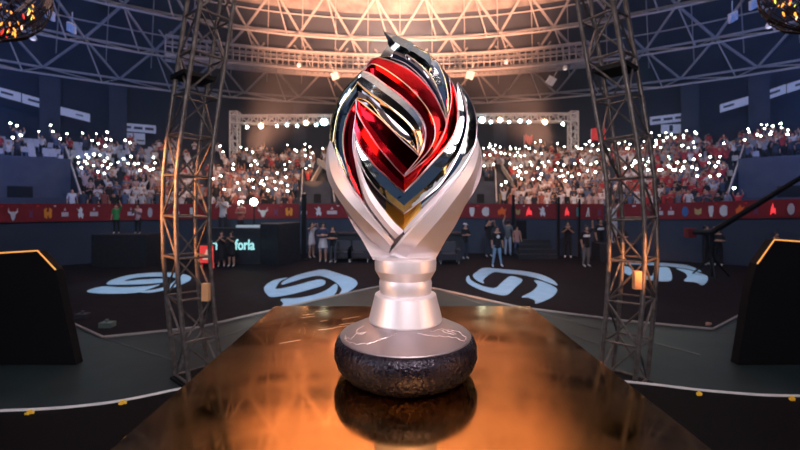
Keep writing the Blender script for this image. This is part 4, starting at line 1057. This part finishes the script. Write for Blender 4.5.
# right red blade
ribbon('red_blade', [(449, 77), (454, 87), (457, 100), (458, 116), (455, 131), (448, 144), (439, 155), (428, 167), (417, 179), (404, 192)], [(449, 77), (451, 90), (451, 104), (448, 118), (445, 131), (438, 146), (429, 157), (421, 164), (412, 171), (404, 177)], redchrome, rid(.013, .55), 52, trim=pinktrim, lab='curved red mirror blade')
# chrome band
ribbon('chrome_band', [(363, 71), (373, 75.5), (385, 84.5), (400, 95.5), (412, 106.5), (420, 116), (424, 125), (425.5, 135), (423, 147), (419, 156)], [(357, 82), (364, 88), (374, 95.5), (385, 103.5), (396, 112), (405, 120), (412, 128), (416.5, 136), (418, 144), (418.5, 155)], chrome, [(0, .006), (.45, .013), (1, .003)], 52, trim=pinktrim, lab='bright mirror band')
ribbon('chrome_band', [(362, 71), (356, 77), (349, 84), (342, 93), (336, 105), (332, 118), (330, 132), (330, 141)], [(362, 73), (359, 80), (354, 88), (347, 97), (341, 106), (337, 117), (334.5, 130), (333, 142)], darkchrome, rid(.008), 34, trim=goldtrim, trimr=.0011, lab='dark mirror band on the left rim')
ribbon('chrome_band', [(356.5, 85), (353, 90), (347, 98), (341, 107), (337, 118), (335, 130), (335, 143), (338, 156), (344, 171), (351, 187)], [(356.5, 98), (353, 104), (349, 111), (346, 119), (344, 128), (342.5, 139), (343.5, 152), (346, 163), (349, 174), (352, 187)], darkchrome, rid(.009), 40, trim=goldtrim, trimr=.0011, lab='dark mirror panel with pale gold edges')
# smoked panel
ribbon('smoked_panel', [(357, 83), (364, 89), (374, 96.5), (385, 104.5), (396, 113), (405, 121), (412, 129), (416, 137), (417.5, 146), (418, 153)], [(357, 98), (364, 99.5), (371, 104), (380, 116), (390, 127), (399, 135), (407, 141), (412, 146), (416, 150), (418, 154)], smoke, con, 44, trim=goldtrim, trimr=.0011, lab='dark recessed mirror panel')
# centre red diamond facets
D1a = [(356, 99), (362, 103), (372, 111), (382, 120), (393, 131), (404, 142), (412, 149), (419, 156)]
D1b = [(356.5, 99), (357, 112), (363, 124), (371, 136), (379, 148), (387, 157), (396, 168), (404, 176)]
ribbon('red_panel', D1a, D1b, redchrome_shaded, [(0, .008), (.35, .002), (.7, .001), (1, .010)], 44, trim=pinktrim, lab='red mirror panel, dark reflection painted in')
D2b = [(354, 129), (357, 139), (361, 148), (368, 157), (376, 167), (385, 175), (394, 184), (404, 192)]
ribbon('red_panel', [(356, 108), (361, 120), (368, 132), (376, 144), (384, 154), (390, 161), (397, 169), (404, 176)], D2b, redchrome_shaded, [(0, .010), (.5, .003), (1, .008)], 44, trim=pinktrim, lab='red mirror facet on the lower left, dark reflection painted in')
# left red blade
ribbon('red_blade', [(356, 99), (350, 109), (346, 121), (343.5, 134), (343.5, 148), (346, 163), (350, 178), (356, 191), (364, 203)], [(356, 100), (356, 111), (354.5, 123), (353, 135), (353, 148), (355, 160), (357.5, 173), (361, 188), (364.5, 203)], redchrome, rid(.012), 44, trim=pinktrim, trimr=.0011, lab='narrow red mirror blade on the left')
# V shaped chrome bands
ribbon('mirror_band', [(354, 130), (357, 139), (361, 148), (368, 157.5), (376, 167.5), (385, 175.5), (394, 184), (404, 192.5)], [(354, 131), (356, 148), (360, 163), (366, 175), (374, 186), (384, 197), (393, 205), (404, 214)], darkchrome, rid(.011, .6), 40, trim=pinktrim, lab='mirror band, left half of the pointed collar')
ribbon('mirror_band', [(457, 84), (458, 100), (458.5, 118), (455, 132), (448, 145), (439, 156), (428, 168), (417, 180), (404, 192.5)], [(457, 83), (463, 96), (467, 112), (467, 127), (463, 143), (455, 161), (441, 183), (422, 200), (404, 214)], darkchrome, rid(.012, .6), 52, trim=pinktrim, lab='mirror band, right half of the pointed collar')
ribbon('mirror_band', [(457, 83), (464, 97), (467.5, 112), (467.5, 127), (463.5, 143), (455, 162), (441, 184), (431, 193), (421, 201)], [(457.5, 82), (466, 92), (473, 105), (476.5, 120), (476.5, 136), (473, 149), (460, 171), (440, 191), (421, 209)], darkchrome, rid(.007, .5), 48, trim=pinktrim, trimr=.0011, lab='dark mirror rim band on the right')
# gold wedge
ribbon('gold_wedge', [(386, 199), (388, 203), (396, 208), (404, 214)], [(386, 213), (388, 216), (396, 223), (404, 231)], gold, [(0, .0), (1, .0)], 12, trim=None, lab='satin gold wedge, left facet', eb=.0, ea=.0)
ribbon('gold_wedge', [(404, 214), (412, 208), (420, 201), (422, 200)], [(404, 231), (412, 222), (420, 213), (422, 210)], gold, [(0, .004), (1, .0)], 12, trim=None, lab='satin gold wedge, right facet')
# silver arms
ribbon('silver_arm', [(353.5, 132), (353.5, 150), (356, 168), (361, 186), (367, 203), (378, 219), (387, 230), (395, 239)], [(353.5, 131), (357, 148), (361, 167), (366, 182), (374, 196), (385, 211), (394, 222), (404, 231)], silver, [(0, .006), (.45, .016), (1, .004)], 44, lab='inner satin silver blade')
LO = [(330, 140), (326.5, 152), (326, 168), (329, 182), (339, 200), (352, 218), (368, 237), (388, 256)]
LC = [(330, 140), (328.5, 155), (331, 172), (338, 187), (349, 202), (362, 216), (376, 230), (391, 246)]
LI = [(330, 139), (336, 153), (343, 170), (352, 187), (361, 199), (371, 213), (382, 227), (394, 241)]
ribbon('silver_arm', LI, LC, silver, [(0, .006), (.2, .016), (1, .026)], 48, lab='left satin silver arm, bright inner facet', ea=.0)
ribbon('silver_arm', LC, LO, silver, [(0, .026), (1, -.004)], 48, lab='left satin silver arm, outer facet', thick=.02)
RO = [(477.5, 137), (480, 152), (478, 171), (472, 191), (463, 210), (455, 226), (446, 240), (435, 260)]
RC = [(477.5, 138), (478.5, 151), (474.5, 168), (465, 185), (452, 203), (438, 221), (424, 237), (404, 260)]
RI = [(477, 138), (473, 151), (463, 169), (449, 187), (435, 203), (420, 218), (405, 234), (389, 254)]
ribbon('silver_arm', RI, RC, silver, [(0, .016), (.15, .028), (1, .036)], 52, lab='right satin silver arm, bright inner facet')
ribbon('silver_arm', RC, RO, silver, [(0, .036), (1, .004)], 52, lab='right satin silver arm, outer facet', thick=.02)
ribbon('silver_arm', [(476, 139), (471, 150), (459, 169), (443, 188), (430, 201), (417, 214), (404, 229)], [(477, 139), (473.5, 150), (463, 169), (449, 187), (435, 203), (420, 218), (404, 234)], silver, [(0, .008), (1, .014)], 40, lab='thin lavender lip of the right arm')
for A_, B_ in ((LI, LO), (RI, RO)):
    ribbon('silver_arm', [(808-x, y) for x, y in A_], [(808-x, y) for x, y in B_], silver, [(0, -.006), (.5, -.026), (1, .0)], 40, back=True, thick=.01, lab='silver arm on the far side')

# ------------------------------------------------------------------ haze hanging in the arena
hm = bpy.data.materials.new('stage_haze'); hm.use_nodes = True; nt = hm.node_tree; nt.nodes.clear()
vo = nt.nodes.new('ShaderNodeOutputMaterial'); vsn = nt.nodes.new('ShaderNodeVolumeScatter')
vsn.inputs['Density'].default_value = .003; vsn.inputs['Anisotropy'].default_value = .2; vsn.inputs['Color'].default_value = (.8, .88, 1, 1)
nt.links.new(vsn.outputs[0], vo.inputs['Volume'])
o = MB().box((-44, 9, .02), (44, 44, 30)).build('haze', hm)
tag(o, 'thin bluish stage haze hanging over the arena floor and stands', 'haze', kind='stuff')
